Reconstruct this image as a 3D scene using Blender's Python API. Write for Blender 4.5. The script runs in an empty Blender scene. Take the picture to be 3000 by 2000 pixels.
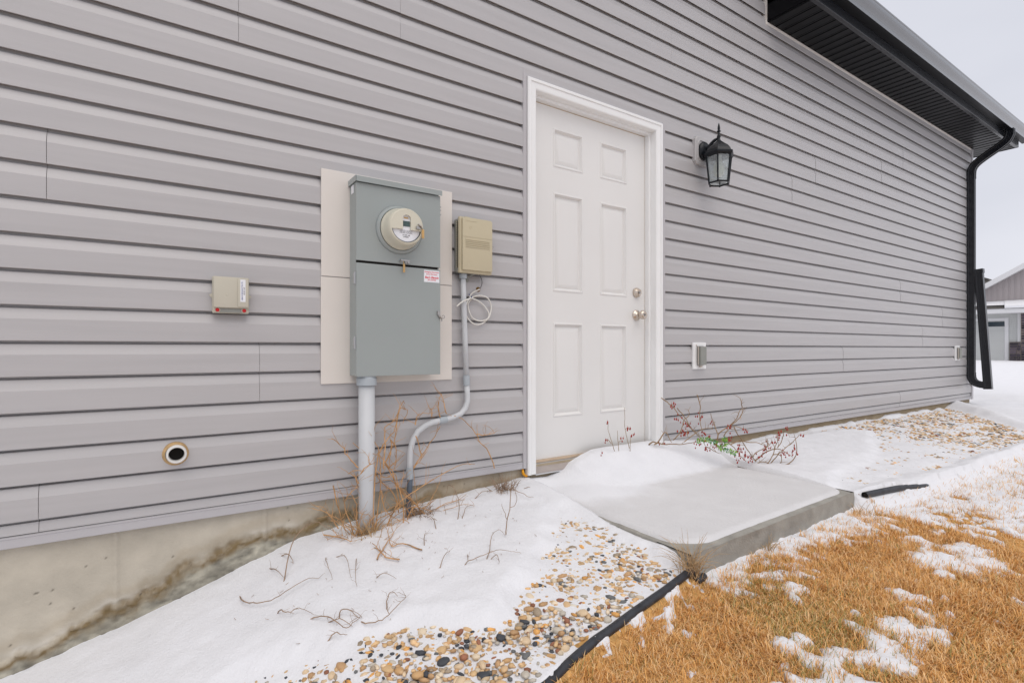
import bpy, bmesh, math, random
import numpy as np
from mathutils import Vector, Matrix

# ---------------------------------------------------------------- camera, sky, sun, exposure
sc = bpy.context.scene
COL = sc.collection
cam_data = bpy.data.cameras.new("camera"); cam = bpy.data.objects.new("camera", cam_data); COL.objects.link(cam)
HEAD = math.radians(33.748)
cam.location = (0.0, -2.321, 1.0); cam.rotation_euler = (math.radians(90), 0, -HEAD)
cam_data.sensor_width = 36.0; cam_data.lens = 36.0 * 1530 / 3000; cam_data.shift_y = 0.007
cam_data.clip_start = 0.05; cam_data.clip_end = 600
sc.camera = cam
SUN_EL, SUN_AZ = math.radians(62), math.radians(200)
world = bpy.data.worlds.new("World"); sc.world = world; world.use_nodes = True
wn = world.node_tree; wn.nodes.clear()
w_out = wn.nodes.new("ShaderNodeOutputWorld"); w_bg = wn.nodes.new("ShaderNodeBackground")
w_sky = wn.nodes.new("ShaderNodeTexSky"); w_sky.sky_type = 'NISHITA'; w_sky.sun_disc = False
w_sky.sun_elevation = SUN_EL; w_sky.sun_rotation = SUN_AZ; w_sky.dust_density = 4.0; w_sky.air_density = 1.0
w_tc = wn.nodes.new("ShaderNodeTexCoord"); w_no = wn.nodes.new("ShaderNodeTexNoise")
w_no.inputs['Scale'].default_value = 1.6; w_no.inputs['Detail'].default_value = 4
w_map = wn.nodes.new("ShaderNodeMapping"); w_map.inputs['Scale'].default_value = (1, 1, 2.5)
w_rmp = wn.nodes.new("ShaderNodeValToRGB")          # the closed deck of cloud
w_rmp.color_ramp.elements[0].position = 0.3; w_rmp.color_ramp.elements[0].color = (6.8, 6.95, 7.65, 1)
w_rmp.color_ramp.elements[1].position = 0.75; w_rmp.color_ramp.elements[1].color = (8.2, 8.25, 8.9, 1)
w_mix = wn.nodes.new("ShaderNodeMixRGB"); w_mix.inputs['Fac'].default_value = 0.93
wn.links.new(w_tc.outputs['Generated'], w_map.inputs['Vector']); wn.links.new(w_map.outputs['Vector'], w_no.inputs['Vector'])
wn.links.new(w_no.outputs['Fac'], w_rmp.inputs['Fac'])
wn.links.new(w_sky.outputs['Color'], w_mix.inputs['Color1']); wn.links.new(w_rmp.outputs['Color'], w_mix.inputs['Color2'])
wn.links.new(w_mix.outputs['Color'], w_bg.inputs['Color']); w_bg.inputs['Strength'].default_value = 0.1
wn.links.new(w_bg.outputs['Background'], w_out.inputs['Surface'])
sun_d = bpy.data.lights.new("sun", 'SUN'); sun_d.energy = 1.3; sun_d.angle = math.radians(60); sun_d.color = (1.0, 0.93, 0.85)
sun = bpy.data.objects.new("sun", sun_d); COL.objects.link(sun)
sun.rotation_euler = (math.radians(90 - 62), 0, math.radians(-22)); sun.location = (0, -10, 10)
sc.view_settings.view_transform = 'Standard'; sc.view_settings.look = 'None'
sc.view_settings.exposure = 0.08; sc.view_settings.gamma = 1.0; sc.view_settings.use_curve_mapping = False

R = random.Random(11)
# ---------------------------------------------------------------- helpers
def props(o, label=None, cat=None, group=None, kind=None):
    if label: o['label'] = label
    if cat: o['category'] = cat
    if group: o['group'] = group
    if kind: o['kind'] = kind
    return o
def empty(name, loc=(0, 0, 0)):
    o = bpy.data.objects.new(name, None); COL.objects.link(o); o.location = loc
    o.empty_display_size = 0.05
    return o
def thing(name, label, cat, loc=(0, 0, 0), group=None):
    return props(empty(name, loc), label, cat, group)
class MB:
    def __init__(s): s.v = []; s.f = []; s.m = []
    def add(s, vs, fs, mi=0):
        b = len(s.v); s.v += [tuple(v) for v in vs]
        for f in fs: s.f.append(tuple(b + i for i in f)); s.m.append(mi)
        return s
    def box(s, x0, x1, y0, y1, z0, z1, mi=0, bev=0.0):
        if bev <= 0:
            vs = [(x, y, z) for x in (x0, x1) for y in (y0, y1) for z in (z0, z1)]
            return s.add(vs, [(0, 1, 3, 2), (4, 6, 7, 5), (0, 4, 5, 1), (2, 3, 7, 6), (0, 2, 6, 4), (1, 5, 7, 3)], mi)
        bm = bmesh.new(); bmesh.ops.create_cube(bm, size=1)
        for v in bm.verts:
            v.co = Vector(((x0 + x1) / 2 + v.co.x * (x1 - x0), (y0 + y1) / 2 + v.co.y * (y1 - y0), (z0 + z1) / 2 + v.co.z * (z1 - z0)))
        bmesh.ops.bevel(bm, geom=bm.edges[:], offset=bev, segments=2, affect='EDGES', profile=0.6)
        s.bm(bm, mi); bm.free(); return s
    def bm(s, bm, mi=0):
        bm.verts.index_update()
        s.add([v.co[:] for v in bm.verts], [[v.index for v in f.verts] for f in bm.faces], mi)
    def tube(s, pts, rad, n=8, cap=True, mi=0):
        P = [Vector(p) for p in pts]; N = len(P)
        if not hasattr(rad, '__len__'): rad = [rad] * N
        tang = []
        for i in range(N):
            t = (P[min(i + 1, N - 1)] - P[max(i - 1, 0)])
            tang.append(t.normalized() if t.length > 1e-9 else Vector((0, 0, 1)))
        up = Vector((0, 0, 1)) if abs(tang[0].z) < 0.9 else Vector((1, 0, 0))
        a = tang[0].cross(up).normalized(); rings = []
        for i in range(N):
            a = (a - tang[i] * a.dot(tang[i])).normalized(); b = tang[i].cross(a)
            rings.append([P[i] + (a * math.cos(2 * math.pi * k / n) + b * math.sin(2 * math.pi * k / n)) * rad[i] for k in range(n)])
        vs = [v[:] for r in rings for v in r]; fs = []
        for i in range(N - 1):
            for k in range(n):
                k2 = (k + 1) % n; fs.append((i * n + k, i * n + k2, (i + 1) * n + k2, (i + 1) * n + k))
        if cap: fs.append(tuple(range(n))[::-1]); fs.append(tuple((N - 1) * n + k for k in range(n)))
        return s.add(vs, fs, mi)
    def lathe(s, prof, org, axis='y', n=24, mi=0, a0=0.0):
        # prof: (radius, height along axis); axis 'y' runs towards -y (out of the wall), 'z' runs up
        ox, oy, oz = org; vs = []; fs = []; m = len(prof)
        for r, h in prof:
            for k in range(n):
                t = a0 + 2 * math.pi * k / n; c_, s_ = r * math.cos(t), r * math.sin(t)
                vs.append((ox + c_, oy - h, oz + s_) if axis == 'y' else (ox + c_, oy + s_, oz + h))
        for i in range(m - 1):
            for k in range(n):
                k2 = (k + 1) % n; fs.append((i * n + k, (i + 1) * n + k, (i + 1) * n + k2, i * n + k2))
        return s.add(vs, fs, mi)
    def extr_x(s, prof, x0, x1, mi=0, closed=True, caps=True):
        m = len(prof); vs = [(x, y, z) for x in (x0, x1) for (y, z) in prof]; fs = []
        for i in range(m if closed else m - 1):
            j = (i + 1) % m; fs.append((i, j, m + j, m + i))
        if closed and caps: fs.append(tuple(range(m))[::-1]); fs.append(tuple(range(m, 2 * m)))
        return s.add(vs, fs, mi)
    def build(s, name, mats, parent=None, smooth=False, loc=None):
        me = bpy.data.meshes.new(name); me.from_pydata(s.v, [], s.f)
        mats = mats if isinstance(mats, (list, tuple)) else [mats]
        for m in mats: me.materials.append(m)
        if len(mats) > 1: me.polygons.foreach_set('material_index', s.m)
        me.update()
        bm = bmesh.new(); bm.from_mesh(me); bmesh.ops.recalc_face_normals(bm, faces=bm.faces[:]); bm.to_mesh(me); bm.free()
        if smooth:
            me.polygons.foreach_set('use_smooth', [True] * len(me.polygons))
            if smooth != 'all': me.set_sharp_from_angle(angle=math.radians(smooth if smooth is not True else 35))
        o = bpy.data.objects.new(name, me); COL.objects.link(o)
        if parent is not None: o.parent = parent
        if loc: o.location = loc
        return o
def np_mesh(name, V, F4, mat, parent=None, smooth=True, colors=None, F3=None):
    me = bpy.data.meshes.new(name)
    V = np.asarray(V, np.float32); n4 = 0 if F4 is None else len(F4); n3 = 0 if F3 is None else len(F3)
    loops = np.concatenate([a.ravel() for a in ([F4] if n4 else []) + ([F3] if n3 else [])]).astype(np.int32)
    me.vertices.add(len(V)); me.vertices.foreach_set('co', V.ravel())
    me.loops.add(len(loops)); me.loops.foreach_set('vertex_index', loops)
    me.polygons.add(n4 + n3)
    starts = np.concatenate([np.arange(n4) * 4, n4 * 4 + np.arange(n3) * 3]).astype(np.int32)
    me.polygons.foreach_set('loop_start', starts)
    me.polygons.foreach_set('use_smooth', np.full(n4 + n3, bool(smooth)))
    me.update(calc_edges=True)
    if colors is not None:
        at = me.color_attributes.new('tone', 'FLOAT_COLOR', 'POINT')
        c = np.ones((len(V), 4), np.float32); c[:, :3] = colors; at.data.foreach_set('color', c.ravel())
    me.materials.append(mat)
    o = bpy.data.objects.new(name, me); COL.objects.link(o)
    if parent is not None: o.parent = parent
    return o
def text(name, body, size, mat, parent, loc, rot=(math.pi / 2, 0, 0), shear=0.0, align='CENTER', ext=0.0003, sx=1.0, bold=0.0):
    cu = bpy.data.curves.new(name, 'FONT'); cu.body = body; cu.size = size; cu.extrude = ext; cu.shear = shear
    cu.align_x = align; cu.align_y = 'CENTER'; cu.offset = bold; cu.resolution_u = 3
    tmp = bpy.data.objects.new(name + '_tmp', cu); COL.objects.link(tmp)
    dg = bpy.context.evaluated_depsgraph_get(); me = bpy.data.meshes.new_from_object(tmp.evaluated_get(dg))
    bpy.data.objects.remove(tmp)
    me.materials.clear(); me.materials.append(mat)
    o = bpy.data.objects.new(name, me); COL.objects.link(o); o.parent = parent; o.location = loc; o.rotation_euler = rot; o.scale = (sx, 1, 1)
    return o

# vectorised value noise
def vnoise(x, y, seed=0):
    x = np.asarray(x, float); y = np.asarray(y, float)
    xi = np.floor(x).astype(np.int64); yi = np.floor(y).astype(np.int64); fx = x - xi; fy = y - yi
    fx = fx * fx * (3 - 2 * fx); fy = fy * fy * (3 - 2 * fy)
    def h(a, b):
        n = (a * 374761393 + b * 668265263 + seed * 1442695041) & 0x7fffffff
        n = ((n ^ (n >> 13)) * 1274126177) & 0x7fffffff
        n = ((n ^ (n >> 16)) * 974634777) & 0x7fffffff
        return (n & 0xffffff) / float(0xffffff)
    return (h(xi, yi) * (1 - fx) + h(xi + 1, yi) * fx) * (1 - fy) + (h(xi, yi + 1) * (1 - fx) + h(xi + 1, yi + 1) * fx) * fy
def fbm(x, y, oct=4, seed=0):
    s = 0; a = 1; t = 0; x = np.asarray(x, float); y = np.asarray(y, float)
    for i in range(oct):
        s = s + a * vnoise(x * 2 ** i + 17.3 * i, y * 2 ** i - 9.1 * i, seed + i); t += a; a *= 0.5
    return s / t
def sstep(a, b, x): t = np.clip((x - a) / (b - a), 0, 1); return t * t * (3 - 2 * t)

# ---------------------------------------------------------------- materials
def mat(name, col, rough=0.5, spec=0.5, metal=0.0, var=0.0, vscale=8.0, bump=0.0, bscale=200.0, stretch=None, attr=False,
        coat=0.0, trans=0.0, sss=0.0, ior=1.45, col2=None, objrand=None):
    m = bpy.data.materials.new(name); m.use_nodes = True; nt = m.node_tree; b = nt.nodes['Principled BSDF']
    b.inputs['Base Color'].default_value = (*col, 1); b.inputs['Roughness'].default_value = rough
    b.inputs['Metallic'].default_value = metal; b.inputs['Specular IOR Level'].default_value = spec
    b.inputs['Coat Weight'].default_value = coat; b.inputs['Coat IOR'].default_value = 1.5 if coat < 1 else 2.0; b.inputs['Transmission Weight'].default_value = trans; b.inputs['IOR'].default_value = ior
    if sss: b.inputs['Subsurface Weight'].default_value = sss; b.inputs['Subsurface Radius'].default_value = (0.02, 0.015, 0.01); b.inputs['Subsurface Scale'].default_value = 0.3
    L = nt.links; N = nt.nodes
    tc = N.new('ShaderNodeTexCoord'); mp = N.new('ShaderNodeMapping'); L.new(tc.outputs['Object'], mp.inputs['Vector'])
    if stretch: mp.inputs['Scale'].default_value = stretch
    src = None
    if attr:
        at = N.new('ShaderNodeAttribute'); at.attribute_name = 'tone'; src = at.outputs['Color']
    if objrand:
        oi = N.new('ShaderNodeObjectInfo'); rp = N.new('ShaderNodeValToRGB'); rp.color_ramp.interpolation = 'CONSTANT'
        for i, c in enumerate(objrand):
            e = rp.color_ramp.elements[i] if i < 2 else rp.color_ramp.elements.new(i / len(objrand))
            e.position = i / len(objrand); e.color = (*c, 1)
        L.new(oi.outputs['Random'], rp.inputs['Fac']); src = rp.outputs['Color']
    if var > 0:
        nz = N.new('ShaderNodeTexNoise'); nz.inputs['Scale'].default_value = vscale; nz.inputs['Detail'].default_value = 5
        L.new(mp.outputs['Vector'], nz.inputs['Vector'])
        if col2:
            mx = N.new('ShaderNodeMixRGB'); mx.inputs['Color1'].default_value = (*col, 1); mx.inputs['Color2'].default_value = (*col2, 1)
            rr = N.new('ShaderNodeMapRange'); rr.inputs['From Min'].default_value = 0.35; rr.inputs['From Max'].default_value = 0.65
            L.new(nz.outputs['Fac'], rr.inputs['Value']); L.new(rr.outputs['Result'], mx.inputs['Fac'])
            if src: L.new(src, mx.inputs['Color1'])
            src = mx.outputs['Color']
        else:
            rr = N.new('ShaderNodeMapRange'); rr.inputs['From Min'].default_value = 0.25; rr.inputs['From Max'].default_value = 0.75
            rr.inputs['To Min'].default_value = 1 - var; rr.inputs['To Max'].default_value = 1 + var
            L.new(nz.outputs['Fac'], rr.inputs['Value'])
            mu = N.new('ShaderNodeVectorMath'); mu.operation = 'SCALE'
            if src: L.new(src, mu.inputs[0])
            else: mu.inputs[0].default_value = col
            L.new(rr.outputs['Result'], mu.inputs['Scale']); src = mu.outputs['Vector']
    if src: L.new(src, b.inputs['Base Color'])
    if bump > 0:
        nb = N.new('ShaderNodeTexNoise'); nb.inputs['Scale'].default_value = bscale; nb.inputs['Detail'].default_value = 4
        L.new(mp.outputs['Vector'], nb.inputs['Vector'])
        bp = N.new('ShaderNodeBump'); bp.inputs['Strength'].default_value = bump; bp.inputs['Distance'].default_value = 0.004
        L.new(nb.outputs['Fac'], bp.inputs['Height']); L.new(bp.outputs['Normal'], b.inputs['Normal'])
    return m
M = {}
M['siding'] = mat('vinyl_siding', (0.445, 0.43, 0.43), 0.36, 0.75, var=0.05, vscale=3.0, stretch=(0.5, 1, 9), bump=0.12, bscale=70)
M['trim_grey'] = mat('vinyl_trim', (0.46, 0.445, 0.455), 0.4, 0.4, var=0.03, vscale=5)
M['white'] = mat('white_trim_paint', (0.82, 0.82, 0.81), 0.35, 0.45, var=0.025, vscale=6, bump=0.03, bscale=90)
M['door'] = mat('door_paint', (0.74, 0.73, 0.71), 0.38, 0.4, var=0.02, vscale=2.5, bump=0.02, bscale=120)
M['sheath'] = mat('sheathing', (0.10, 0.085, 0.075), 0.9, 0.2, var=0.1)
M['concrete'] = mat('concrete', (0.47, 0.43, 0.36), 0.88, 0.25, var=0.14, vscale=9, bump=0.5, bscale=70, attr=True)
M['slab'] = mat('slab_concrete', (0.325, 0.312, 0.28), 0.85, 0.25, var=0.2, vscale=14, bump=0.6, bscale=110)
M['snow'] = mat('snow', (0.78, 0.785, 0.81), 0.75, 0.25, var=0.03, vscale=7, bump=0.35, bscale=85)
M['snow_near'] = mat('snow_near', (0.80, 0.81, 0.83), 0.75, 0.25, var=0.04, vscale=7, bump=0.7, bscale=95, attr=True)
M['thin_snow'] = mat('thin_snow', (0.72, 0.72, 0.745), 0.8, 0.2, var=0.05, vscale=9, bump=0.4, bscale=120)
M['soil'] = mat('soil', (0.13, 0.10, 0.07), 0.95, 0.1, var=0.4, vscale=25, bump=0.8, bscale=60)
M['thatch'] = mat('thatch', (0.55, 0.32, 0.12), 0.95, 0.1, var=0.45, vscale=45, bump=1.0, bscale=120)
M['grass'] = mat('dry_grass', (0.5, 0.3, 0.1), 0.7, 0.25, attr=True)
stone_cols = [(0.62, 0.42, 0.22), (0.68, 0.52, 0.34), (0.36, 0.29, 0.21), (0.06, 0.065, 0.075), (0.72, 0.38, 0.12), (0.30, 0.13, 0.075),
              (0.55, 0.50, 0.42), (0.15, 0.155, 0.155), (0.72, 0.60, 0.44), (0.50, 0.31, 0.16), (0.66, 0.45, 0.25), (0.58, 0.36, 0.17)]
M['stone'] = mat('river_stone', (0.4, 0.3, 0.2), 0.6, 0.4, var=0.25, vscale=60, objrand=stone_cols)
M['stones'] = mat('river_stones', (0.4, 0.3, 0.2), 0.6, 0.4, var=0.25, vscale=60, attr=True)
M['box_grey'] = mat('cabinet_paint', (0.315, 0.345, 0.338), 0.38, 0.45, var=0.03, vscale=3, bump=0.04, bscale=150)
M['box_side'] = M['box_grey']
M['board'] = mat('mounting_board', (0.70, 0.655, 0.605), 0.45, 0.4, var=0.03, vscale=4)
M['beige'] = mat('beige_plastic', (0.52, 0.46, 0.32), 0.42, 0.4, var=0.03, vscale=6)
M['beige2'] = mat('beige_plastic_pale', (0.52, 0.49, 0.405), 0.45, 0.4, var=0.04, vscale=9)
M['nid_base'] = mat('grey_green_plastic', (0.27, 0.275, 0.25), 0.5, 0.4, var=0.05)
M['cream'] = mat('meter_cream', (0.62, 0.59, 0.48), 0.3, 0.5, coat=0.3, var=0.02)
M['pvc'] = mat('pvc_grey', (0.56, 0.575, 0.59), 0.35, 0.45, var=0.04, vscale=9)
M['pvc_fit'] = mat('pvc_fitting', (0.40, 0.44, 0.47), 0.4, 0.45)
M['pvc_dark'] = mat('pvc_dark_grey', (0.11, 0.135, 0.17), 0.4, 0.45, var=0.12, vscale=20)
M['pvc_white'] = mat('pvc_white', (0.72, 0.71, 0.68), 0.35, 0.45, var=0.03)
M['black'] = mat('black_aluminium', (0.010, 0.011, 0.014), 0.25, 0.5, coat=0.1, var=0.08, vscale=30)
M['soffit'] = mat('black_soffit', (0.005, 0.005, 0.006), 0.33, 0.16, var=0.1, vscale=20)
M['gutter'] = mat('black_gutter', (0.03, 0.033, 0.040), 0.18, 0.8, coat=1.0, var=0.08, vscale=30)
M['lamp_black'] = mat('lamp_black', (0.008, 0.010, 0.013), 0.32, 0.35)
M['block'] = mat('mount_block', (0.47, 0.455, 0.45), 0.45, 0.4)
M['glass'] = mat('lamp_glass', (.82, .87, .88), 0.12, 0.8, trans=.80, ior=1.4)
M['bulb'] = mat('frosted_bulb', (0.80, 0.77, 0.62), 0.35, 0.5)
M['nickel'] = mat('satin_nickel', (0.62, 0.54, 0.46), 0.28, 0.5, metal=1.0)
M['steel'] = mat('zinc_steel', (0.42, 0.40, 0.38), 0.35, 0.5, metal=1.0, var=0.1, vscale=80)
M['dark'] = mat('dark_gap', (0.012, 0.011, 0.010), 0.8, 0.2)
M['rubber'] = mat('edging_plastic', (0.03, 0.032, 0.038), 0.45, 0.5, var=0.5, vscale=30, bump=0.1, bscale=60)
M['red'] = mat('red_ink', (0.75, 0.05, 0.08), 0.5, 0.3)
M['redcap'] = mat('red_plug', (0.50, 0.012, 0.015), 0.4, 0.4)
M['label'] = mat('label_white', (0.78, 0.79, 0.82), 0.4, 0.4)
M['ink'] = mat('label_ink', (0.06, 0.06, 0.07), 0.5, 0.3)
M['inkblue'] = mat('label_ink_blue', (0.05, 0.07, 0.25), 0.5, 0.3)
M['lcd'] = mat('lcd_screen', (0.035, 0.075, 0.07), 0.12, 0.6, coat=0.5, var=0.5, vscale=40)
M['seal'] = mat('amber_seal', (0.72, 0.46, 0.18), 0.3, 0.5, trans=0.3)
M['foam'] = mat('orange_foam', (0.75, 0.33, 0.02), 0.6, 0.3, var=0.2, vscale=60)
M['rust'] = mat('tan_sealant', (0.45, 0.30, 0.15), 0.7, 0.3, var=0.2, vscale=60)
M['cable'] = mat('white_cable', (0.72, 0.70, 0.65), 0.4, 0.4)
M['wire'] = mat('black_wire', (0.02, 0.02, 0.025), 0.5, 0.4)
M['brownfoam'] = mat('brown_sealant', (0.18, 0.10, 0.03), 0.8, 0.2, var=0.3, vscale=120)
M['sill'] = mat('brown_sill', (0.36, 0.315, 0.29), 0.45, 0.4, var=0.1, vscale=12)
M['alum'] = mat('sill_aluminium', (0.50, 0.51, 0.52), 0.35, 0.5, metal=0.6)
M['wood'] = mat('sill_wood', (0.55, 0.42, 0.30), 0.6, 0.3, var=0.1, vscale=20)
M['twig'] = mat('tan_twig', (0.50, 0.29, 0.14), 0.75, 0.2, var=0.45, vscale=30)
M['twig2'] = mat('grey_twig', (0.33, 0.23, 0.16), 0.8, 0.2, var=0.35, vscale=30)
M['twig3'] = mat('brown_twig', (0.30, 0.20, 0.115), 0.75, 0.2, var=0.35, vscale=30)
M['berry'] = mat('red_berry', (0.33, 0.028, 0.012), 0.3, 0.5, var=0.3, vscale=90)
M['leafo'] = mat('withered_leaf', (0.42, 0.19, 0.03), 0.7, 0.3, var=0.3, vscale=90)
M['green'] = mat('garland_leaf', (0.25, 0.42, 0.03), 0.5, 0.4, var=0.5, vscale=40, col2=(0.01, 0.17, 0.08))
M['roof'] = mat('roof_shingle', (0.09, 0.085, 0.08), 0.9, 0.2, var=0.3, vscale=20)
M['mauve'] = mat('mauve_siding', (0.37, 0.335, 0.335), 0.6, 0.3)
M['palesiding'] = mat('pale_siding', (0.50, 0.51, 0.50), 0.6, 0.3)
M['palewhite'] = mat('pale_trim', (0.66, 0.66, 0.67), 0.6, 0.3)
M['veneer'] = mat('stone_veneer', (0.10, 0.085, 0.10), 0.9, 0.2, objrand=[(0.07, 0.06, 0.075), (0.12, 0.10, 0.12), (0.05, 0.045, 0.055), (0.16, 0.13, 0.13)])
M['mortar'] = mat('mortar', (0.40, 0.35, 0.29), 0.9, 0.2)
M['farglass'] = mat('dark_window', (0.03, 0.045, 0.055), 0.1, 0.6)

# ---------------------------------------------------------------- the lie of the land
WX = [-9, -3, -.8, -.438, -.14, .111, .345, .467, .65, .8, 1.05, 1.27, 1.6, 2, 3, 5.7, 8.7, 12, 25, 45, 90]
WZ = [-.75, -.6, -.2, -.10, -.03, .05, .12, .165, .19, .205, .22, .235, .26, .265, .268, .284, .264, .25, .3, .36, .5]
YEX = [-3, -.5, .2, .6, .855, 1.045, 1.15, 1.35, 1.640, 1.643, 3.092, 3.095, 3.23, 3.71, 4.4, 12]
YEY = [-2, -1.6, -1.43, -1.29, -1.213, -1.168, -1.155, -1.127, -1.095, -1.068, -1.005, -1.030, -1.045, -1.10, -1.12, -1.13]
def TT(x, y):
    x = np.asarray(x, float); y = np.asarray(y, float)
    w = np.interp(x, WX, WZ); ye = np.interp(x, YEX, YEY); ye = ye + np.clip(np.minimum(x - 1.60, 3.13 - x) / .04, 0, 1) * .080
    q = np.clip((ye - y) / .07, 0, 1); q = q * q * (3 - 2 * q)
    z = w + .08 * np.maximum(np.minimum(y, 0), ye) - .052 * q + .09 * np.minimum(np.maximum(y, -4.0) - ye, 0)
    ins = np.minimum(np.minimum(x - 1.643, 3.092 - x), y + 1.068 - .0435 * (x - 1.643))
    return np.where(ins > .02, np.minimum(z, .19), z)
def T(x, y): return float(TT(x, y))
SLX0, SLX1, SLZ = 1.643, 3.092, .235
def SLYf(x): return -1.068 + .0435 * (x - 1.643)
def poly_in(x, y, P):
    ins = np.zeros(x.shape, bool); n = len(P)
    for i in range(n):
        (x0, y0), (x1, y1) = P[i], P[(i + 1) % n]
        c = ((y0 > y) != (y1 > y)) & (x < (x1 - x0) * (y - y0) / (y1 - y0 + 1e-12) + x0); ins ^= c
    return ins
def poly_sd(x, y, P):
    d = np.full(x.shape, 1e9); n = len(P)
    for i in range(n):
        (x0, y0), (x1, y1) = P[i], P[(i + 1) % n]; ex, ey = x1 - x0, y1 - y0
        t = np.clip(((x - x0) * ex + (y - y0) * ey) / (ex * ex + ey * ey + 1e-12), 0, 1)
        d = np.minimum(d, np.hypot(x - x0 - t * ex, y - y0 - t * ey))
    return np.where(poly_in(x, y, P), -d, d)
R1 = [(1.66, -.36), (1.504, -.36), (1.33, -.54), (1.09, -.80), (0.93, -.90), (0.80, -.88), (0.651, -.80), (0.438, -.68), (0.309, -.63), (0.1, -.63), (-.6, -.84), (-.6, -1.5), (1.66, -1.2)]
R2 = [(3.3, -.03), (4.3, -.09), (4.9, -.16), (5.1, -.28), (4.6, -.48), (4.0, -.70), (3.3, -.80), (3.11, -.88), (3.11, -1.0), (3.8, -1.04), (8.8, -1.08), (8.8, -1.0), (7.35, -.86), (7.55, -.4), (7.85, -.02), (7.9, .02), (3.3, 0.02)]
def expose(x, y):       # 1 where the river stones show through the snow
    n = fbm(x * 5, y * 5, 4, 3) - .5
    d = np.minimum(poly_sd(x, y, R1), poly_sd(x, y, R2))
    return 1 - sstep(-.06, .05, d + n * .16)
KX = [-3, -.9, -.438, -.14, .111, .345, .467, .65, .79, 1.05, 1.27, 1.445, 1.62, 1.78, 1.854, 1.95, 2.05, 2.125, 2.25, 2.6, 2.8, 3.0, 3.2, 3.6, 4.5, 8.5]
KZ = [-.55, -.19, -.073, 0, .085, .153, .204, .215, .233, .246, .25, .278, .295, .277, .290, .335, .370, .393, .404, .404, .392, .372, .348, .315, .30, .29]
def snow_top(x, y):
    n1 = fbm(x * 3.0, y * 3.0, 4, 21) - .5; n2 = fbm(x * 18, y * 18, 3, 31) - .5
    E = expose(x, y); t0 = TT(x, y)
    thick = .042 * (1 - E) + (.0122 - .0078 * sstep(-.62, -.88, y) * (x < 2) + (.0055 - .0040 * sstep(4.6, 6.0, x)) * (x > 2)) * E + n1 * .022 * (1 - E * .7) + n2 * .008
    thick = thick + .018 * E * (fbm(x * 9, y * 9, 3, 77) - .5)
    zone2 = sstep(4.2, 5.2, x); thick = thick - .004 * E * zone2
    s = t0 + thick
    # hump of drifted snow by the far corner
    hd = np.abs(x - (8.15 + 1.25 * np.minimum(y, .8))) ; s = s + .05 * (1 - sstep(0, .26, hd)) * sstep(-1.5, -.9, y)
    # the slab and its thin cover
    SLY = SLYf(x); ins = np.minimum(np.minimum(x - SLX0, SLX1 - x), y - SLY)
    ins = ins + (fbm(x * 30, y * 30, 2, 41) - .5) * .018 - .018
    cor = np.hypot(np.maximum(SLX0 + .16 - x, 0), np.maximum(SLY + .16 - y, 0)); ins = np.minimum(ins, .13 - cor)
    cor = np.hypot(np.maximum(x - SLX1 + .12, 0), np.maximum(SLY + .12 - y, 0)); ins = np.minimum(ins, .09 - cor)
    slab = (x > SLX0) & (x < SLX1) & (y > SLY)
    thin = SLZ + np.where(ins > 0, .012 * np.sqrt(np.clip(ins / .02, 0, 1)), np.maximum(ins, -.02) * 1.2)
    on = np.where(slab, thin, s)
    # the drift against wall and door
    k = np.interp(x, KX, KZ); d = -y
    fall = .10 + .22 * sstep(1.6, 2.1, x) - .04 * sstep(2.7, 3.3, x)
    w = 1 - sstep(0.03, np.maximum(fall + .05 * n1, .05) + .05, d)
    base = np.maximum(np.where(slab, SLZ + .010, t0 + .035), 0)
    base = np.where(slab, SLZ + .010, t0 + .035)
    w = w * (1 - sstep(3.15, 3.45, x))
    drift = base + (k + .012 * sstep(0, .1, d) * (x > 1.9) - base) * w + n1 * .012 * w
    # left flank of the drift runs over the slab corner
    fl = np.exp(-(((x - 1.93) / .28) ** 2 + ((y + .22) / .20) ** 2)) * .035
    drift = drift + fl * np.where(d < .6, 1, 0)
    w = w * (1 - sstep(3.15, 3.45, x)); use = (w > .001)
    top = np.where(use, np.maximum(on, drift), on)
    top = np.maximum(top, np.where((x > 1.55) & (x < 3.2) & (d < .6), on + fl, -9))
    # melted pockets round the conduits
    for cx, cy, r in ((.735, -.10, .085), (.93, -.075, .07)):
        top = top - .05 * (1 - sstep(r * .4, r, np.hypot(x - cx, (y - cy) * 1.2) + n2 * .05))
    return top
LAWN = [(2.02,-1.61,0.084,0.066),(1.85,-1.61,0.047,0.054),(2.27,-1.52,0.038,0.034),(2.29,-1.57,0.037,0.033),(2.25,-1.59,0.024,0.052),(2.19,-1.61,0.041,0.044),(2.26,-1.66,0.021,0.024),(2.39,-1.61,0.019,0.017),(2.09,-1.69,0.022,0.025),(1.66,-1.47,0.023,0.024),(1.58,-1.46,0.031,0.027),(1.69,-1.58,0.061,0.036),(1.75,-1.61,0.031,0.022),(1.6,-1.59,0.044,0.041),(1.79,-1.67,0.05,0.031),(1.82,-1.68,0.015,0.044),(1.49,-1.58,0.047,0.023),(1.56,-1.63,0.057,0.031),(1.6,-1.67,0.066,0.038),(1.49,-1.61,0.139,0.018),(1.39,-1.54,0.028,0.018),(1.88,-1.52,0.028,0.026),(1.9,-1.56,0.022,0.026),(1.87,-1.34,0.022,0.026),(1.95,-1.29,0.038,0.026),(1.97,-1.48,0.016,0.017),(2.69,-1.46,0.079,0.053),(2.8,-1.51,0.051,0.095),(2.87,-1.57,0.087,0.076),(2.88,-1.6,0.057,0.044),(3.02,-1.51,0.108,0.051),(2.62,-1.53,0.041,0.027),(2.73,-1.58,0.035,0.028),(2.93,-1.36,0.04,0.046),(2.61,-1.77,0.019,0.033)]
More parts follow.
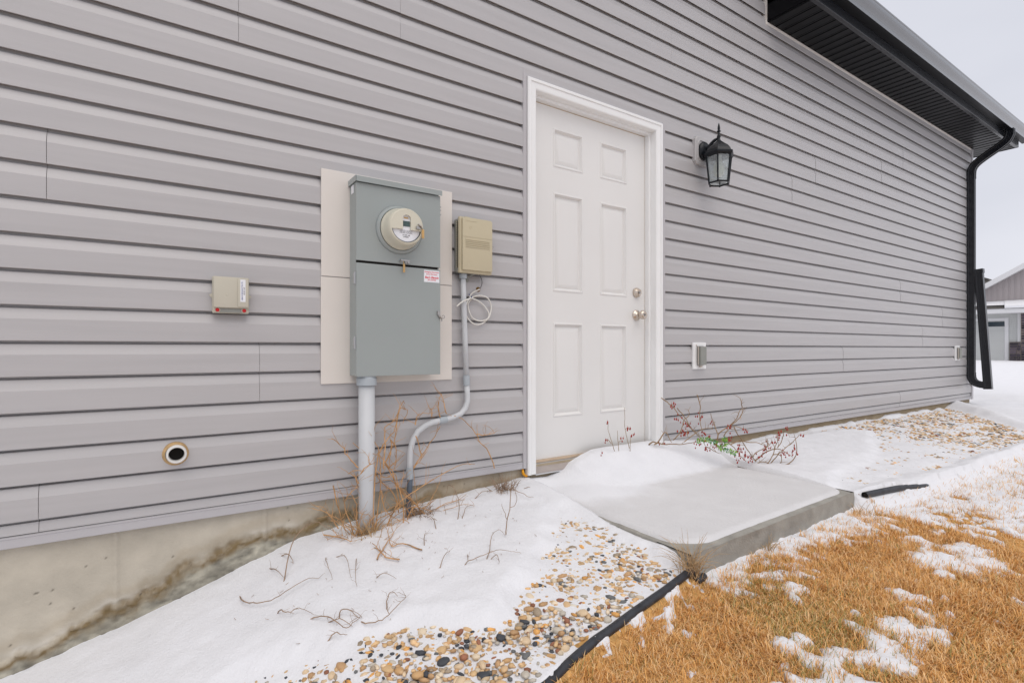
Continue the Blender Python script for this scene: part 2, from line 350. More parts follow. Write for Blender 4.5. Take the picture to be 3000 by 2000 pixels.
def lawn_cover(x, y):   # > 0 where snow lies on the lawn
    n1 = fbm(x * 8, y * 8, 4, 51) - .5; n2 = fbm(x * 30, y * 30, 3, 61) - .5
    P = np.full(x.shape, -.62)
    for cx, cy, rx, ry in LAWN:
        c_, s_ = math.cos(HEAD), math.sin(HEAD); dx, dy = x - cx, y - cy
        u = dx * c_ - dy * s_ * -1 * -1; v = dx * s_ + dy * c_     # patches lie across the line of sight
        P = np.maximum(P, 1.0 - 1.0 * np.hypot(u / (rx * 1.3), v / (ry * 1.45)))
    edge = np.interp(x, YEX, YEY) - .01 - y
    lx = sstep(1.3, 1.9, x)
    P = np.maximum(P, (.50 * lx - .05) - edge * (3.6 - 1.6 * sstep(2.2, 3.2, x)) + .15 * sstep(2.6, 3.2, x))
    far = .50 * sstep(2.95, 3.7, x + .45 * (y + 1.2)) + .14 * sstep(4.5, 7, x)
    strips = .5 * np.sin((x * .55 - y * 1.0) * 11 + 3 * n1) * (1 - .5 * sstep(4.5, 7, x))
    P = np.maximum(P, -.55 + far * 1.75 + strips * far)
    return P + n1 * 1.3 + n2 * 1.25
# coordinates of the fine ground grids
gx = np.concatenate([np.arange(-3, -1, .05), np.arange(-1, 4.2, .0115), 4.2 + np.cumsum(np.linspace(.012, .06, 150))])
gx = gx[gx < 10.2]; gx = np.sort(np.concatenate([gx, [SLX0 - .0005, SLX0 + .0005, SLX1 - .0005, SLX1 + .0005]]))
gy = np.concatenate([np.arange(-4.0, -2.2, .05), np.arange(-2.2, 0.012, .0115), [-1.0705, -1.0695]]); gy = np.sort(gy)
GX, GY = np.meshgrid(gx, gy)
GY = GY + (SLYf(np.clip(GX, SLX0, SLX1)) + 1.07) * np.clip(1 - np.abs(GY + 1.07) / .3, 0, 1) * np.clip(np.minimum(GX - SLX0 + .3, SLX1 + .3 - GX) / .3, 0, 1)
nx, ny = len(gx), len(gy)
idx = np.arange(nx * ny).reshape(ny, nx)
quads = np.stack([idx[:-1, :-1], idx[:-1, 1:], idx[1:, 1:], idx[1:, :-1]], -1).reshape(-1, 4)
# lawn ground
tz = TT(GX, GY) + (fbm(GX * 20, GY * 20, 3, 5) - .5) * .006
YEG = np.interp(GX, YEX, YEY)
gq = quads[(GY < YEG + .03)[:-1, :-1].ravel()]
def compact(V, F):
    used = np.unique(F); remap = np.full(len(V), -1, np.int64); remap[used] = np.arange(len(used)); return V[used], remap[F]
V, F = compact(np.stack([GX, GY, tz], -1).reshape(-1, 3), gq)
lawn = np_mesh('lawn', V, F, M['thatch']); props(lawn, 'ground of matted dry turf under the golden grass', kind='structure')
gq = quads[(GY > YEG - .04)[:-1, :-1].ravel()]
V, F = compact(np.stack([GX, GY, tz - .004], -1).reshape(-1, 3), gq)
bed = np_mesh('rock_bed', V, F, M['soil']); props(bed, 'bed of river stones between house wall and lawn', kind='structure')
# snow
st = snow_top(GX, GY); cov = lawn_cover(GX, GY)
lump = fbm(GX * 26, GY * 26, 3, 91) - .5; lump2 = fbm(GX * 9, GY * 9, 3, 92) - .5
lz = TT(GX, GY) + np.where(cov > 0, .005 + .013 * np.sqrt(np.clip(cov * 1.0, 0, 1)), -.02) + (lump * .018 + lump2 * .008) * (cov > 0)
onl = sstep(-1.05, -1.075, GY)
SZ = np.where(GY < YEG, lz, st)
keep = np.where(GY < YEG, cov > 0, True)
slabz = (GX > SLX0) & (GX < SLX1) & (GY > SLYf(GX)); keep = keep | slabz
pipe_y = np.interp(GX, [3.165, 3.23, 3.45, 3.71], [-1.028, -1.034, -1.062, -1.10]); clear = (GX > 3.12) & (GX < 3.52) & (np.abs(GY - pipe_y) < .030)
SZ = np.where(clear, np.minimum(SZ, TT(GX, GY) + .004), SZ)
kq = keep[:-1, :-1] | keep[:-1, 1:] | keep[1:, 1:] | keep[1:, :-1]
q4 = np.stack([SZ[:-1, :-1], SZ[:-1, 1:], SZ[1:, 1:], SZ[1:, :-1]]); s4 = np.stack([slabz[:-1, :-1], slabz[:-1, 1:], slabz[1:, 1:], slabz[1:, :-1]])
mixed = s4.any(0) & ~s4.all(0); outz = np.where(s4, 9, q4).min(0)
kq = kq & ~(mixed & (outz < SLZ - .012))      # where the slab's side stands free of snow the sheet stops at its edge
sti = sstep(.015, .0, SZ - SLZ - .012 + (fbm(GX * 14, GY * 14, 3, 44) - .5) * .01) * slabz       # thin cover lets the concrete grey through
SC = np.array([.755, .76, .785]) * (1 - sti[..., None]) + np.array([.655, .65, .655]) * sti[..., None]
allq = quads[kq.ravel()]; used = np.unique(allq); V, F = compact(np.stack([GX, GY, SZ], -1).reshape(-1, 3), allq)
snow = np_mesh('snow', V, F, M['snow_near'], colors=SC.reshape(-1, 3)[used]); props(snow, 'wind-smoothed snow over the stone bed, slab and lawn edge', kind='structure')
# far snow field, street and all
fx = np.concatenate([np.linspace(-150, -4, 20), np.linspace(-3, 10, 40), np.linspace(10.4, 60, 120), np.linspace(65, 260, 20)])
fy = np.concatenate([np.linspace(-200, -5, 20), np.linspace(-4.4, 12, 60), np.linspace(13, 60, 60), np.linspace(65, 260, 20)])
FX, FY = np.meshgrid(fx, fy); FZ = TT(FX, FY) + .10 * sstep(3, 12, FY) + (fbm(FX * .6, FY * .6, 3, 8) - .5) * .10 + (fbm(FX * 2.2, FY * 2.2, 3, 9) - .5) * .04
near = (1 - sstep(9.6, 10.3, FX)) * (FY > -4.3) * (FY < .6); FZ = FZ - .35 * near + .03 * (1 - near)
fi = np.arange(FX.size).reshape(FX.shape); fq = np.stack([fi[:-1, :-1], fi[:-1, 1:], fi[1:, 1:], fi[1:, :-1]], -1).reshape(-1, 4)
far = np_mesh('snow_field', np.stack([FX, FY, FZ], -1).reshape(-1, 3), fq, M['snow']); props(far, 'open snow reaching past the house to the street', kind='structure')

# ---------------------------------------------------------------- the house
X1 = 8.68
house = thing('house', 'grey vinyl-sided house wall with black eaves on a concrete foundation', 'house', (3, 0, .3))
hp = Vector((3, 0, .3))
def hpart(o):
    o.parent = house; o.matrix_parent_inverse = Matrix.Translation(-hp); return o
def child(o, par):      # keep world placement below an already placed parent
    o.parent = par; o.matrix_parent_inverse = par_world(par).inverted(); return o
def par_world(p):
    m = Matrix.LocRotScale(p.location, p.rotation_euler, p.scale)
    if p.parent: m = par_world(p.parent) @ p.matrix_parent_inverse @ m
    return m
DX0, DX1, DZ1 = 1.609, 2.746, 2.478
LAP, Z0 = .1176, .4375
EAVX, SOFZ = 3.946, 3.565
core = MB(); core.box(-3, DX0 + .035, 0.018, .16, .36, 4.25); core.box(DX1 - .035, X1 - .02, .018, .16, .36, 3.60); core.box(DX0 + .035, DX1 - .035, .018, .16, 2.44, 4.25)
core.box(DX1 - .035, EAVX, .018, .16, 3.60, 4.25); core.box(X1 - .18, X1 - .02, .16, 7, .36, 3.6); core.box(-3, X1 - .02, 7, 7.1, -.7, 3.6); core.box(-3.1, -3, .003, 7.1, -.7, 4.25)
hpart(core.build('wall_sheathing', M['sheath']))
def course_profile(k, zlo, zhi):
    z0 = Z0 + LAP * k; z1 = z0 + LAP
    P = [(.0045, z0 + .026), (-.0182, z0 + .022), (-.0186, z0), (-.0205, z0 + .0004), (-.0210, z0 + .002), (-.0212, z0 + .615 * LAP), (-.0206, z0 + .628 * LAP), (-.0150, z0 + .77 * LAP),
         (-.0098, z0 + .900 * LAP), (-.0085, z0 + .918 * LAP), (.0010, z0 + .935 * LAP), (.0040, z0 + .95 * LAP), (.0050, z1 + .020)]
    if k == -1: P = [(y, z) for y, z in P if z > .40]; P = [(-.019, .392)] + P if P[0][1] > .395 else P
    out = []
    for i, (y, z) in enumerate(P):
        if zlo <= z <= zhi: out.append((y, z)); continue
    if zlo > z0:
        q = [(y, z) for y, z in P[3:] if z > zlo]; a = [(y, z) for y, z in P[3:] if z <= zlo]
        if a and q:
            t = (zlo - a[-1][1]) / (q[0][1] - a[-1][1]); out = [(a[-1][0] + (q[0][0] - a[-1][0]) * t, zlo)] + [p for p in q if p[1] <= zhi]
    if zhi < z1:
        q = [p for p in P[3:] if p[1] > zhi]; a = [p for p in P[3:] if p[1] <= zhi]
        if a and q:
            t = (zhi - a[-1][1]) / (q[0][1] - a[-1][1]); out.append((a[-1][0] + (q[0][0] - a[-1][0]) * t, zhi))
    return out
npanel = 0
def panel(m, x0, x1, zlo=-9, zhi=9, off=0.0):
    global npanel
    if x1 - x0 < .004: return
    b = MB()
    for k in (2 * m - 1, 2 * m):
        if m == 0 and k == -1:
            z1 = Z0; P = [(-.0150, .3945), (-.0098, z1 - .013), (-.0085, z1 - .010), (.001, z1 - .008), (.005, z1 + .018)]
        else:
            if Z0 + LAP * (k + 1) < zlo or Z0 + LAP * k > zhi: continue
            P = course_profile(k, zlo, zhi)
        if len(P) < 2: continue
        b.extr_x([(y - off, z) for y, z in P], x0, x1, closed=False)
        # the thin cut end of the sheet
        for xx in (x0, x1):
            q = [(y - off, z) for y, z in P if True]
            b.add([(xx, y, z) for y, z in q] + [(xx, y + .0014, z) for y, z in q], [(i, i + 1, len(q) + i + 1, len(q) + i) for i in range(len(q) - 1)])
    if b.v: hpart(b.build('siding_panel', M['siding'])); npanel += 1
JO = [(-0.342,0),(0.321,2),(-0.322,5),(0.246,8),(0.915,9),(2.81,11),(3.486,10),(4.316,8),(4.938,7),(4.698,9),(3.949,4),(4.572,3),(5.999,12),(5.999,10),(6.519,11),(7.167,9),(7.929,8),(5.559,6),(6.458,5),(7.642,4),(7.05,3),(5.198,2),(5.86,1),(6.45,0),(5.025,13)]
joints = {}
for x, m in JO: joints.setdefault(m, []).append(x)
rj = random.Random(4)
for m in range(-0, 17):
    za, zb = Z0 + LAP * (2 * m - 1), Z0 + LAP * (2 * m + 1)
    xs = [-3] + sorted(joints.get(m, []) + [-2.2 + rj.uniform(-.5, .5)])
    xend = X1 - .055 if za < SOFZ else EAVX - .02
    segs = []; xs = [x for x in xs if x < xend] + [xend]
    for i in range(len(xs) - 1):
        segs.append((xs[i] + (.0006 if xs[i] < 2 else .0012), xs[i + 1] - ((.0006 if xs[i + 1] < 2 else .0012) if i < len(xs) - 2 else 0), .0013 * (i % 2)))
    for a, b_, off in segs:
        parts = [(a, b_, -9, 9)]
        if za < DZ1:        # cut round the door
            parts = []
            if a < DX0: parts.append((a, min(b_, DX0 + .014), -9, 9))
            if b_ > DX1: parts.append((max(a, DX1 - .014), b_, -9, 9))
            if zb > DZ1 and a < DX1 and b_ > DX0: parts.append((max(a, DX0 + .014), min(b_, DX1 - .014), DZ1, 9))
        for pa, pb, zl, zh in parts:
            if zb > SOFZ - .03 and pb > EAVX:
                if pa < EAVX - .02: panel(m, pa, EAVX - .02, zl, zh, off)
                panel(m, max(pa, EAVX - .02), pb, zl, min(zh, SOFZ - .004), off)
            else: panel(m, pa, pb, zl, zh, off)
# starter trim under the bottom course
for xa, xb in ((-3, DX0 - .004), (DX1 + .004, X1 - .02)):
    b = MB(); b.extr_x([(-.004, .355), (-.021, .355), (-.0225, .357), (-.0225, .384), (-.0245, .387), (-.0245, .391), (-.004, .393)], xa, xb)
    hpart(b.build('starter_trim', M['trim_grey']))
# J-channel round the door casing
b = MB(); b.box(DX0 - .001, DX0 + .022, -.024, .003, .355, DZ1 + .004, bev=.0015); hpart(b.build('j_channel', M['trim_grey']))
b = MB(); b.box(DX1 - .022, DX1 + .001, -.024, .003, .355, DZ1 + .004, bev=.0015); hpart(b.build('j_channel', M['trim_grey']))
b = MB(); b.box(DX0 + .0225, DX1 - .0225, -.022, .003, DZ1 - .012, DZ1 + .003, bev=.0015)
b.add([(DX0, -.022, DZ1 + .004), (DX0 + .020, -.022, DZ1 + .004), (DX0 + .001, -.022, DZ1 + .034)], [(0, 1, 2)]); hpart(b.build('j_channel', M['trim_grey']))
# frieze trim under the soffit, corner post, side return of the raised eave
b = MB(); b.extr_x([(-.004, SOFZ - .022), (-.020, SOFZ - .022), (-.024, SOFZ - .018), (-.024, SOFZ - .001), (-.004, SOFZ - .001)], EAVX - .012, X1 - .03); hpart(b.build('frieze_trim', M['board']))
b = MB(); b.extr_x([(-.006, SOFZ - .150), (-.018, SOFZ - .150), (-.021, SOFZ - .146), (-.019, SOFZ - .140), (-.006, SOFZ - .136)], EAVX - .02, X1 - .03); hpart(b.build('frieze_trim', M['board']))
b = MB(); b.box(EAVX - .022, EAVX - .002, -.026, .0, SOFZ - .024, 4.25, bev=.002); hpart(b.build('frieze_trim', M['board']))
b = MB(); b.box(X1 - .056, X1 + .006, -.028, .06, .352, SOFZ - .002, bev=.003); hpart(b.build('corner_post', M['trim_grey']))
# unseen upper eave left of the raised end, added for shade on the wall
b = MB(); b.box(-3.2, EAVX - .01, -.42, 0, 4.25, 4.30); b.box(-3.2, EAVX - .01, -.43, -.42, 4.22, 4.42); hpart(b.build('added_upper_soffit', M['soffit']))
# lower eave: closed end, soffit panels, fascia, gutter, roof
OV = .372
b = MB(); b.box(EAVX, EAVX + .004, -OV, -.004, SOFZ + .004, 4.24); hpart(b.build('eave_end_panel', M['soffit']))
x = EAVX + .006; i = 0; PW = .302
def soffit_prof(x0, x1):
    P = []; g = (x1 - x0) / 3.0
    for j in range(3):
        a = x0 + j * g
        P += [(a, 0), (a + .006, .006), (a + .014, .006), (a + .020, 0)]
        P += [(a + g - .012, 0)]
        P += [(a + g - .006, -.002)]
    P.append((x1, 0)); return P
while x < 9.05:
    x1 = min(x + PW, 9.05); P = soffit_prof(x, x1); b = MB()
    ybk = -.006 if x < X1 else .9
    n = len(P); b.add([(px, -OV + .012, SOFZ + pz) for px, pz in P] + [(px, (-.006 if px < X1 + .01 else min(.9, (px - X1) * 1.0)), SOFZ + pz) for px, pz in P], [(j, j + 1, n + j + 1, n + j) for j in range(n - 1)])
    hpart(b.build('soffit_panel', M['soffit'])); x = x1
# end soffit beyond the corner, running back along the gable-end eave
y = -OV + .03
b = MB(); b.add([(X1, -.01, SOFZ), (9.05, -OV, SOFZ + .001), (9.05, 7.3, SOFZ + .001), (X1, 7.3, SOFZ)], [(0, 1, 2, 3)])
for j in range(24): yy = -.2 + j * .3; b.box(X1, 9.05, yy, yy + .012, SOFZ - .003, SOFZ - .0005)
hpart(b.build('side_soffit', M['soffit']))
b = MB(); b.extr_x([(-OV + .03, SOFZ - .004), (-OV - .001, SOFZ - .006), (-OV - .004, SOFZ - .003), (-OV - .004, SOFZ + .17), (-OV + .004, SOFZ + .17), (-OV + .004, SOFZ + .002)], EAVX, 9.06); hpart(b.build('fascia', M['black']))
b = MB(); b.box(9.052, 9.062, -OV + .004, 7.3, SOFZ - .006, SOFZ + .17); hpart(b.build('fascia', M['black']))
# K-style gutter
GZ = SOFZ + .069; GY0 = -OV - .005
prof = [(GY0, GZ), (GY0 - .072, GZ), (GY0 - .074, GZ + .020), (GY0 - .080, GZ + .034), (GY0 - .094, GZ + .048), (GY0 - .106, GZ + .058), (GY0 - .112, GZ + .072), (GY0 - .113, GZ + .094), (GY0 - .118, GZ + .098), (GY0 - .118, GZ + .106), (GY0 - .106, GZ + .106)]
inner = [(y + .0018, z + .0018) for y, z in prof[::-1][1:]]
b = MB(); b.extr_x(prof[1:] + inner[:-1], EAVX - .02, 9.20, closed=False)
for xe in (EAVX - .02, 9.20): b.add([(xe, y, z) for y, z in prof] + [(xe, GY0, GZ + .106)], [tuple(range(len(prof) + 1))])
hpart(b.build('gutter', M['gutter'], smooth=30))
b = MB(); b.add([(EAVX - .02, GY0, GZ + .106), (EAVX - .02, GY0, GZ), (EAVX - .02, GY0 - .072, GZ), (9.2, GY0, GZ + .106), (9.2, GY0, GZ), (9.2, GY0 - .072, GZ)], [(0, 1, 4, 3), (1, 2, 5, 4)])
hpart(b.build('darkened_gutter_bottom', M['soffit']))  # underside in a darker, duller black: its shade is put into the material

b = MB()
b.add([(EAVX, -OV - .05, SOFZ + .185), (9.12, -OV - .05, SOFZ + .185), (9.12, 3.4, SOFZ + 1.5), (EAVX, 3.4, SOFZ + 1.5), (EAVX, -OV - .05, SOFZ + .172), (9.12, -OV - .05, SOFZ + .172), (9.12, 3.4, SOFZ + 1.47), (EAVX, 3.4, SOFZ + 1.47)],
      [(0, 1, 2, 3), (4, 7, 6, 5), (0, 4, 5, 1), (1, 5, 6, 2), (3, 7, 4, 0)])
b.add([(9.12, 7.4, SOFZ + .172), (9.12, 3.4, SOFZ + 1.5), (EAVX, 3.4, SOFZ + 1.5), (EAVX, 7.4, SOFZ + .172)], [(0, 1, 2, 3)])
b.add([(-3.3, -.46, 4.43), (EAVX, -.46, 4.43), (EAVX, 3.4, 6.2), (-3.3, 3.4, 6.2), (EAVX, 7.4, 4.43), (-3.3, 7.4, 4.43)], [(0, 1, 2, 3), (3, 2, 4, 5)])  # unseen upper-left roof section, added with the upper eave for its shade
b.add([(EAVX, -.44, 4.40), (EAVX, 3.4, 6.17), (EAVX, 7.4, 4.4), (EAVX, 7.4, 3.7), (EAVX, -.36, 3.7)], [(0, 1, 2, 3, 4)])
hpart(b.build('roof', M['roof']))
# foundation, with its formed ledge, pitting and the old water line
ST = [(-0.44,-0.016),(-0.347,0.004),(-0.289,0.033),(-0.208,0.061),(-0.14,0.085),(-0.033,0.118),(0.062,0.186),(0.162,0.216),(0.324,0.243),(0.439,0.245),(0.531,0.267),(0.653,0.265)]
sxx = [-3.0] + [p[0] for p in ST] + [1.0, 1.6, 9]; szz = [-.75] + [p[1] for p in ST] + [.285, .30, .28]
fxg = np.concatenate([np.arange(-3, -.8, .03), np.arange(-.8, 1.8, .0055), np.arange(1.8, X1, .03)]); fzg = np.concatenate([np.arange(-.95, -.25, .03), np.arange(-.25, .362, .0055)])
AX, AZ = np.meshgrid(fxg, fzg)
line = np.interp(AX, sxx, szz) + (fbm(AX * 12, AX * 0 + 3, 5, 12) - .5) * .07 + (fbm(AX * 40, AZ * 60, 3, 13) - .5) * .018
dl = AZ - line; rough = fbm(AX * 35, AZ * 70, 5, 14) - .5; big = fbm(AX * 6, AZ * 10, 4, 15) - .5
dep = np.where(dl < .0, -.010 - .010 * np.abs(rough) * 2, 0) * (1 - .8 * sstep(.8, 1.5, AX)) + rough * .003 * np.where(dl < .02, 2.2, .35) + big * .003
for jx in (-.14, .345, 1.25, 4.1, 6.6): dep = dep + np.where(np.abs(AX - jx) < .007, -.004, 0) * (dl > -.03)
pits = (vnoise(AX * 130, AZ * 130, 16) > .965) & (dl > 0); dep = dep + pits * .005
YF = .008 + dep
# stains: pale concrete, wet-brown band at the old soil line, grey green skin below it
c0 = np.array([.50, .455, .375]); c1 = np.array([.21, .155, .085]); c2 = np.array([.28, .265, .215]); c3 = np.array([.30, .215, .115]); c4 = np.array([.60, .56, .49])
A = AX[..., None]; D = dl[..., None]
band = (np.exp(-((D + .012) / (.010 + .030 * sstep(.3, .7, fbm(AX * 7, AZ * 7, 4, 17))[..., None])) ** 2)) * (.78 + .35 * sstep(.3, .6, fbm(AX * 60, AZ * 60, 3, 27))[..., None]) * (.95 - .5 * sstep(.9, 1.4, A))
upper = np.exp(-((D - .05 - .03 * big[..., None]) / .018) ** 2) * .30
salt = np.exp(-((D - .016) / .010) ** 2) * sstep(.45, .6, fbm(AX * 9, AZ * 9, 3, 18))[..., None] * .7
below = sstep(0, -.03, D) * .85
patch = sstep(.45, .7, fbm(AX * 3.2, AZ * 5, 4, 19))[..., None] * .35
col = c0 * (1 + .10 * big[..., None]); col = col * (1 - upper) + np.array([.36, .29, .20]) * upper
col = col * (1 - below) + c2 * (1 + 1.8 * rough[..., None]) * below * (.75 + .6 * fbm(AX * 16, AZ * 25, 4, 28)[..., None])
col = col * (1 - salt) + c4 * salt; col = col * (1 - band) + c1 * band
right = sstep(.75, 1.1, A) * (.35 + .6 * patch); col = col * (1 - right) + c3 * right
far_r = sstep(2.5, 3.2, A) * .6; col = col * (1 - far_r) + np.array([.25, .19, .11]) * far_r
col = np.where(pits[..., None], col * .6, col); col = np.clip(col, .02, .9)
ai = np.arange(AX.size).reshape(AX.shape); aq = np.stack([ai[:-1, :-1], ai[:-1, 1:], ai[1:, 1:], ai[1:, :-1]], -1).reshape(-1, 4)
found = np_mesh('foundation', np.stack([AX, YF, AZ], -1).reshape(-1, 3), aq, M['concrete'], colors=col.reshape(-1, 3)); hpart(found)
b = MB(); b.box(-3, X1, .03, .2, -.95, .36); b.box(X1 - .2, X1, .2, 7, -.5, .36); hpart(b.build('foundation_core', M['slab']))

# ---- entry door
edoor = empty('entry_door', (2.178, .05, .372)); hpart(edoor)
edoor['label'] = 'white six-panel entry door'
def dpart(o): return child(o, edoor)
LX0, LX1, LZ0, LZ1, LY = 1.722, 2.632, .374, 2.388, .050
cols = [(1.868, 2.094), (2.235, 2.466)]
rows = [(.605, 1.150), (1.330, 1.901), (2.049, 2.272)]
b = MB(); xs = [LX0, cols[0][0], cols[0][1], cols[1][0], cols[1][1], LX1]; zs = [LZ0] + [z for r in rows for z in r] + [LZ1]
for i in range(5):
    for j in range(7):
        if i in (1, 3) and j in (1, 3, 5): continue
        b.add([(xs[i], LY, zs[j]), (xs[i + 1], LY, zs[j]), (xs[i + 1], LY, zs[j + 1]), (xs[i], LY, zs[j + 1])], [(0, 1, 2, 3)])
b.add([(LX0, LY, LZ0), (LX0, LY, LZ1), (LX0, LY + .04, LZ1), (LX0, LY + .04, LZ0), (LX1, LY, LZ0), (LX1, LY, LZ1), (LX1, LY + .04, LZ1), (LX1, LY + .04, LZ0)], [(0, 1, 2, 3), (4, 7, 6, 5), (0, 3, 7, 4), (1, 5, 6, 2)])
dpart(b.build('door_leaf', M['door']))
for (xa, xb) in cols:
    for (za, zb) in rows:
        b = MB(); rings = [(0, 0), (.003, -.0035), (.009, -.0045), (.018, .012), (.022, .0135), (.043, .0045), (.047, .004)]
        vs = []
        for ins, dy in rings: vs += [(xa + ins, LY + dy, za + ins), (xb - ins, LY + dy, za + ins), (xb - ins, LY + dy, zb - ins), (xa + ins, LY + dy, zb - ins)]
        fs = [(4 * r + q, 4 * r + (q + 1) % 4, 4 * r + 4 + (q + 1) % 4, 4 * r + 4 + q) for r in range(len(rings) - 1) for q in range(4)]
        fs.append(tuple(4 * (len(rings) - 1) + q for q in range(4))); b.add(vs, fs)
        dpart(b.build('door_panel', M['door'], smooth=25))
# casing (brick mould), mitred, as one frame with a stepped section
sec = [(0, -.002), (0, -.030), (.006, -.036), (.018, -.036), (.021, -.029), (.026, -.031), (.052, -.029), (.058, -.025), (.060, .0), (.060, .050)]
CX0, CX1, CZ0, CZ1 = 1.634, 2.716, .318, 2.468
b = MB(); m = len(sec); vs = []
for ins, yy in sec: vs += [(CX0 + ins, yy, CZ0), (CX0 + ins, yy, CZ1 - ins), (CX1 - ins, yy, CZ1 - ins), (CX1 - ins, yy, CZ0)]
fs = [(4 * r + q, 4 * r + q + 1, 4 * r + 4 + q + 1, 4 * r + 4 + q) for r in range(m - 1) for q in range(3)]
fs += [tuple(4 * r for r in range(m)), tuple(4 * r + 3 for r in range(m))[::-1]]
b.add(vs, fs); dpart(b.build('door_casing', M['white']))
b = MB(); b.box(CX0 + .0605, LX0 - .003, .018, .16, .34, 2.408); b.box(LX1 + .003, CX1 - .0605, .018, .16, .34, 2.408); b.box(LX0 - .003, LX1 + .003, .018, .16, LZ1 + .004, 2.408)
dpart(b.build('door_jamb', M['white']))
b = MB(); b.box(LX0 - .002, LX0 + .006, .056, .075, .374, 2.39); b.box(LX1 - .001, LX1 + .003, .052, .075, .374, 2.39); b.box(LX0, LX1, .052, .075, LZ1 + .0005, LZ1 + .0045)
dpart(b.build('weatherstrip', M['rust']))
b = MB(); b.box(CX0 + .061, CX1 - .061, .030, .09, .362, .373, mi=0, bev=.001); b.box(CX0 + .061, CX1 - .061, .010, .09, .350, .3615, mi=1, bev=.002)
b.extr_x([(.09, .3495), (.008, .347), (-.022, .322), (-.022, .316), (.09, .316)], CX0 + .061, CX1 - .061, mi=2)
b.box(CX0 + .061, CX1 - .061, -.020, .05, .3085, .3155, mi=3)
dpart(b.build('threshold', [M['wood'], M['alum'], M['sill'], M['palewhite']]))
b = MB(); b.lathe([(.0, .0), (.032, .0), (.0325, .006), (.029, .016), (.022, .024), (.0195, .029), (.0185, .031), (.0175, .030), (.0, .030)], (2.553, .05, 1.362)); o = b.build('deadbolt', M['nickel'], smooth='all'); dpart(o)
b = MB(); b.lathe([(.0, 0), (.008, 0), (.008, .0015), (0, .0015)], (2.553, .0195, 1.362), n=16); b.box(2.552, 2.554, .0172, .0178, 1.355, 1.369, mi=1); dpart(b.build('keyhole', [M['steel'], M['dark']]))
b = MB(); b.lathe([(.0, 0), (.034, .0), (.035, .004), (.033, .008), (.020, .013), (.013, .020), (.0125, .032), (.018, .038), (.0265, .046), (.0295, .056), (.028, .066), (.021, .074), (.013, .077), (.011, .075), (0, .075)], (2.553, .05, 1.216)); dpart(b.build('door_knob', M['nickel'], smooth='all'))
b = MB(); b.lathe([(0, 0), (.007, 0), (.007, .0015), (0, .0015)], (2.553, -.0255, 1.216), n=16); b.box(2.552, 2.554, -.0279, -.0271, 1.210, 1.222, mi=1); dpart(b.build('keyhole', [M['steel'], M['dark']]))
b = MB(); b.tube([(1.612, -.012, .352), (1.611, -.015, .338), (1.614, -.016, .326), (1.624, -.017, .316), (1.634, -.018, .312), (1.642, -.016, .313)], [.006, .007, .0075, .007, .006, .003], n=8)
props(b.build('foam_bead', M['foam'], smooth='all'), 'bead of orange sealing foam squeezed out below the left door casing', 'sealant')

# ---------------------------------------------------------------- concrete slab
def wob(v, s): return (float(vnoise(v * 7.0, s, 5)) - .5) * .006
b = MB(); nn = 60
top = []; 
bm = bmesh.new(); bmesh.ops.create_cube(bm, size=1)
for v in bm.verts:
    v.co = Vector(((SLX0 + SLX1) / 2 + v.co.x * (SLX1 - SLX0), -.02 if v.co.y > 0 else SLYf(SLX0 if v.co.x < 0 else SLX1), SLZ - .07 + v.co.z * .14))
bmesh.ops.subdivide_edges(bm, edges=bm.edges[:], cuts=24, use_grid_fill=True)
for v in bm.verts:
    d = min(v.co.x - SLX0, SLX1 - v.co.x, v.co.y - SLYf(v.co.x)); dz = SLZ - v.co.z
    if d < .001 and dz < .001: v.co.z -= .008 + .004 * R.random(); v.co.x += .004 * (1 if v.co.x < 2.3 else -1) if d > 99 else 0
    nzv = float(vnoise(v.co.x * 9 + v.co.y * 9, v.co.z * 30, 6)) * .006
    if v.co.y < -.9: v.co.y -= nzv
    elif v.co.x < SLX0 + .01: v.co.x -= nzv * .6
b.bm(bm); bm.free()
slab = b.build('concrete_slab', M['slab'], smooth=50)
props(slab, 'low concrete slab under thin snow in front of the white door', 'slab')

# ---------------------------------------------------------------- utilities on the wall
# mounting board with its two overlapping panels
t = thing('mounting_board', 'pale beige mounting board in two halves behind the grey meter cabinet', 'board', (.87, -.021, 1.3))
def at(t):
    l = Vector(t.location)
    def f(o): o.parent = t; o.matrix_parent_inverse = Matrix.Translation(-l); return o
    return f
p = at(t)
b = MB(); b.box(.558, 1.178, -.030, -.0206, 1.3095, 1.766, bev=.002); p(b.build('board_half', M['board']))
b = MB(); b.box(.557, 1.177, -.0295, -.0206, .849, 1.3065, bev=.002); p(b.build('board_half', M['board']))
# meter cabinet
t = thing('meter_cabinet', 'tall grey steel meter cabinet with a round meter in its upper half', 'cabinet', (.872, -.031, .882)); p = at(t)
bx0, bx1, by = .678, 1.067, -.127
b = MB(); b.box(bx0, bx1 - .002, by + .012, -.0305, .884, 1.715, bev=.0015); p(b.build('cabinet_body', M['box_grey']))
b = MB(); b.extr_x([(-.0302, 1.728), (by - .010, 1.728), (by - .012, 1.726), (by - .012, 1.704), (by - .0105, 1.704), (by - .0105, 1.7215), (-.0302, 1.7215)], bx0 - .006, bx1 + .004)
b.box(bx0 - .007, bx0 - .0045, by - .012, -.0302, 1.704, 1.7285); p(b.build('top_cap', M['box_grey']))
b = MB()   # upper cover with the round opening embossed
b.box(bx0 - .001, bx1, by, by + .0115, 1.374, 1.7035, bev=.0015); p(b.build('upper_cover', M['box_grey']))
b = MB(); b.box(bx0 + .001, bx1 - .012, by + .004, by + .0115, 1.364, 1.3735); p(b.build('cover_gap', M['dark']))
lower = MB().box(bx0 - .001, bx1, by, by + .0115, .882, 1.3635, bev=.0015).build('lower_door', M['box_grey']); p(lower)
b = MB(); b.box(.985, 1.062, by - .0006, by - .0001, 1.303, 1.357); stk = b.build('warning_sticker', M['label']); child(stk, lower)
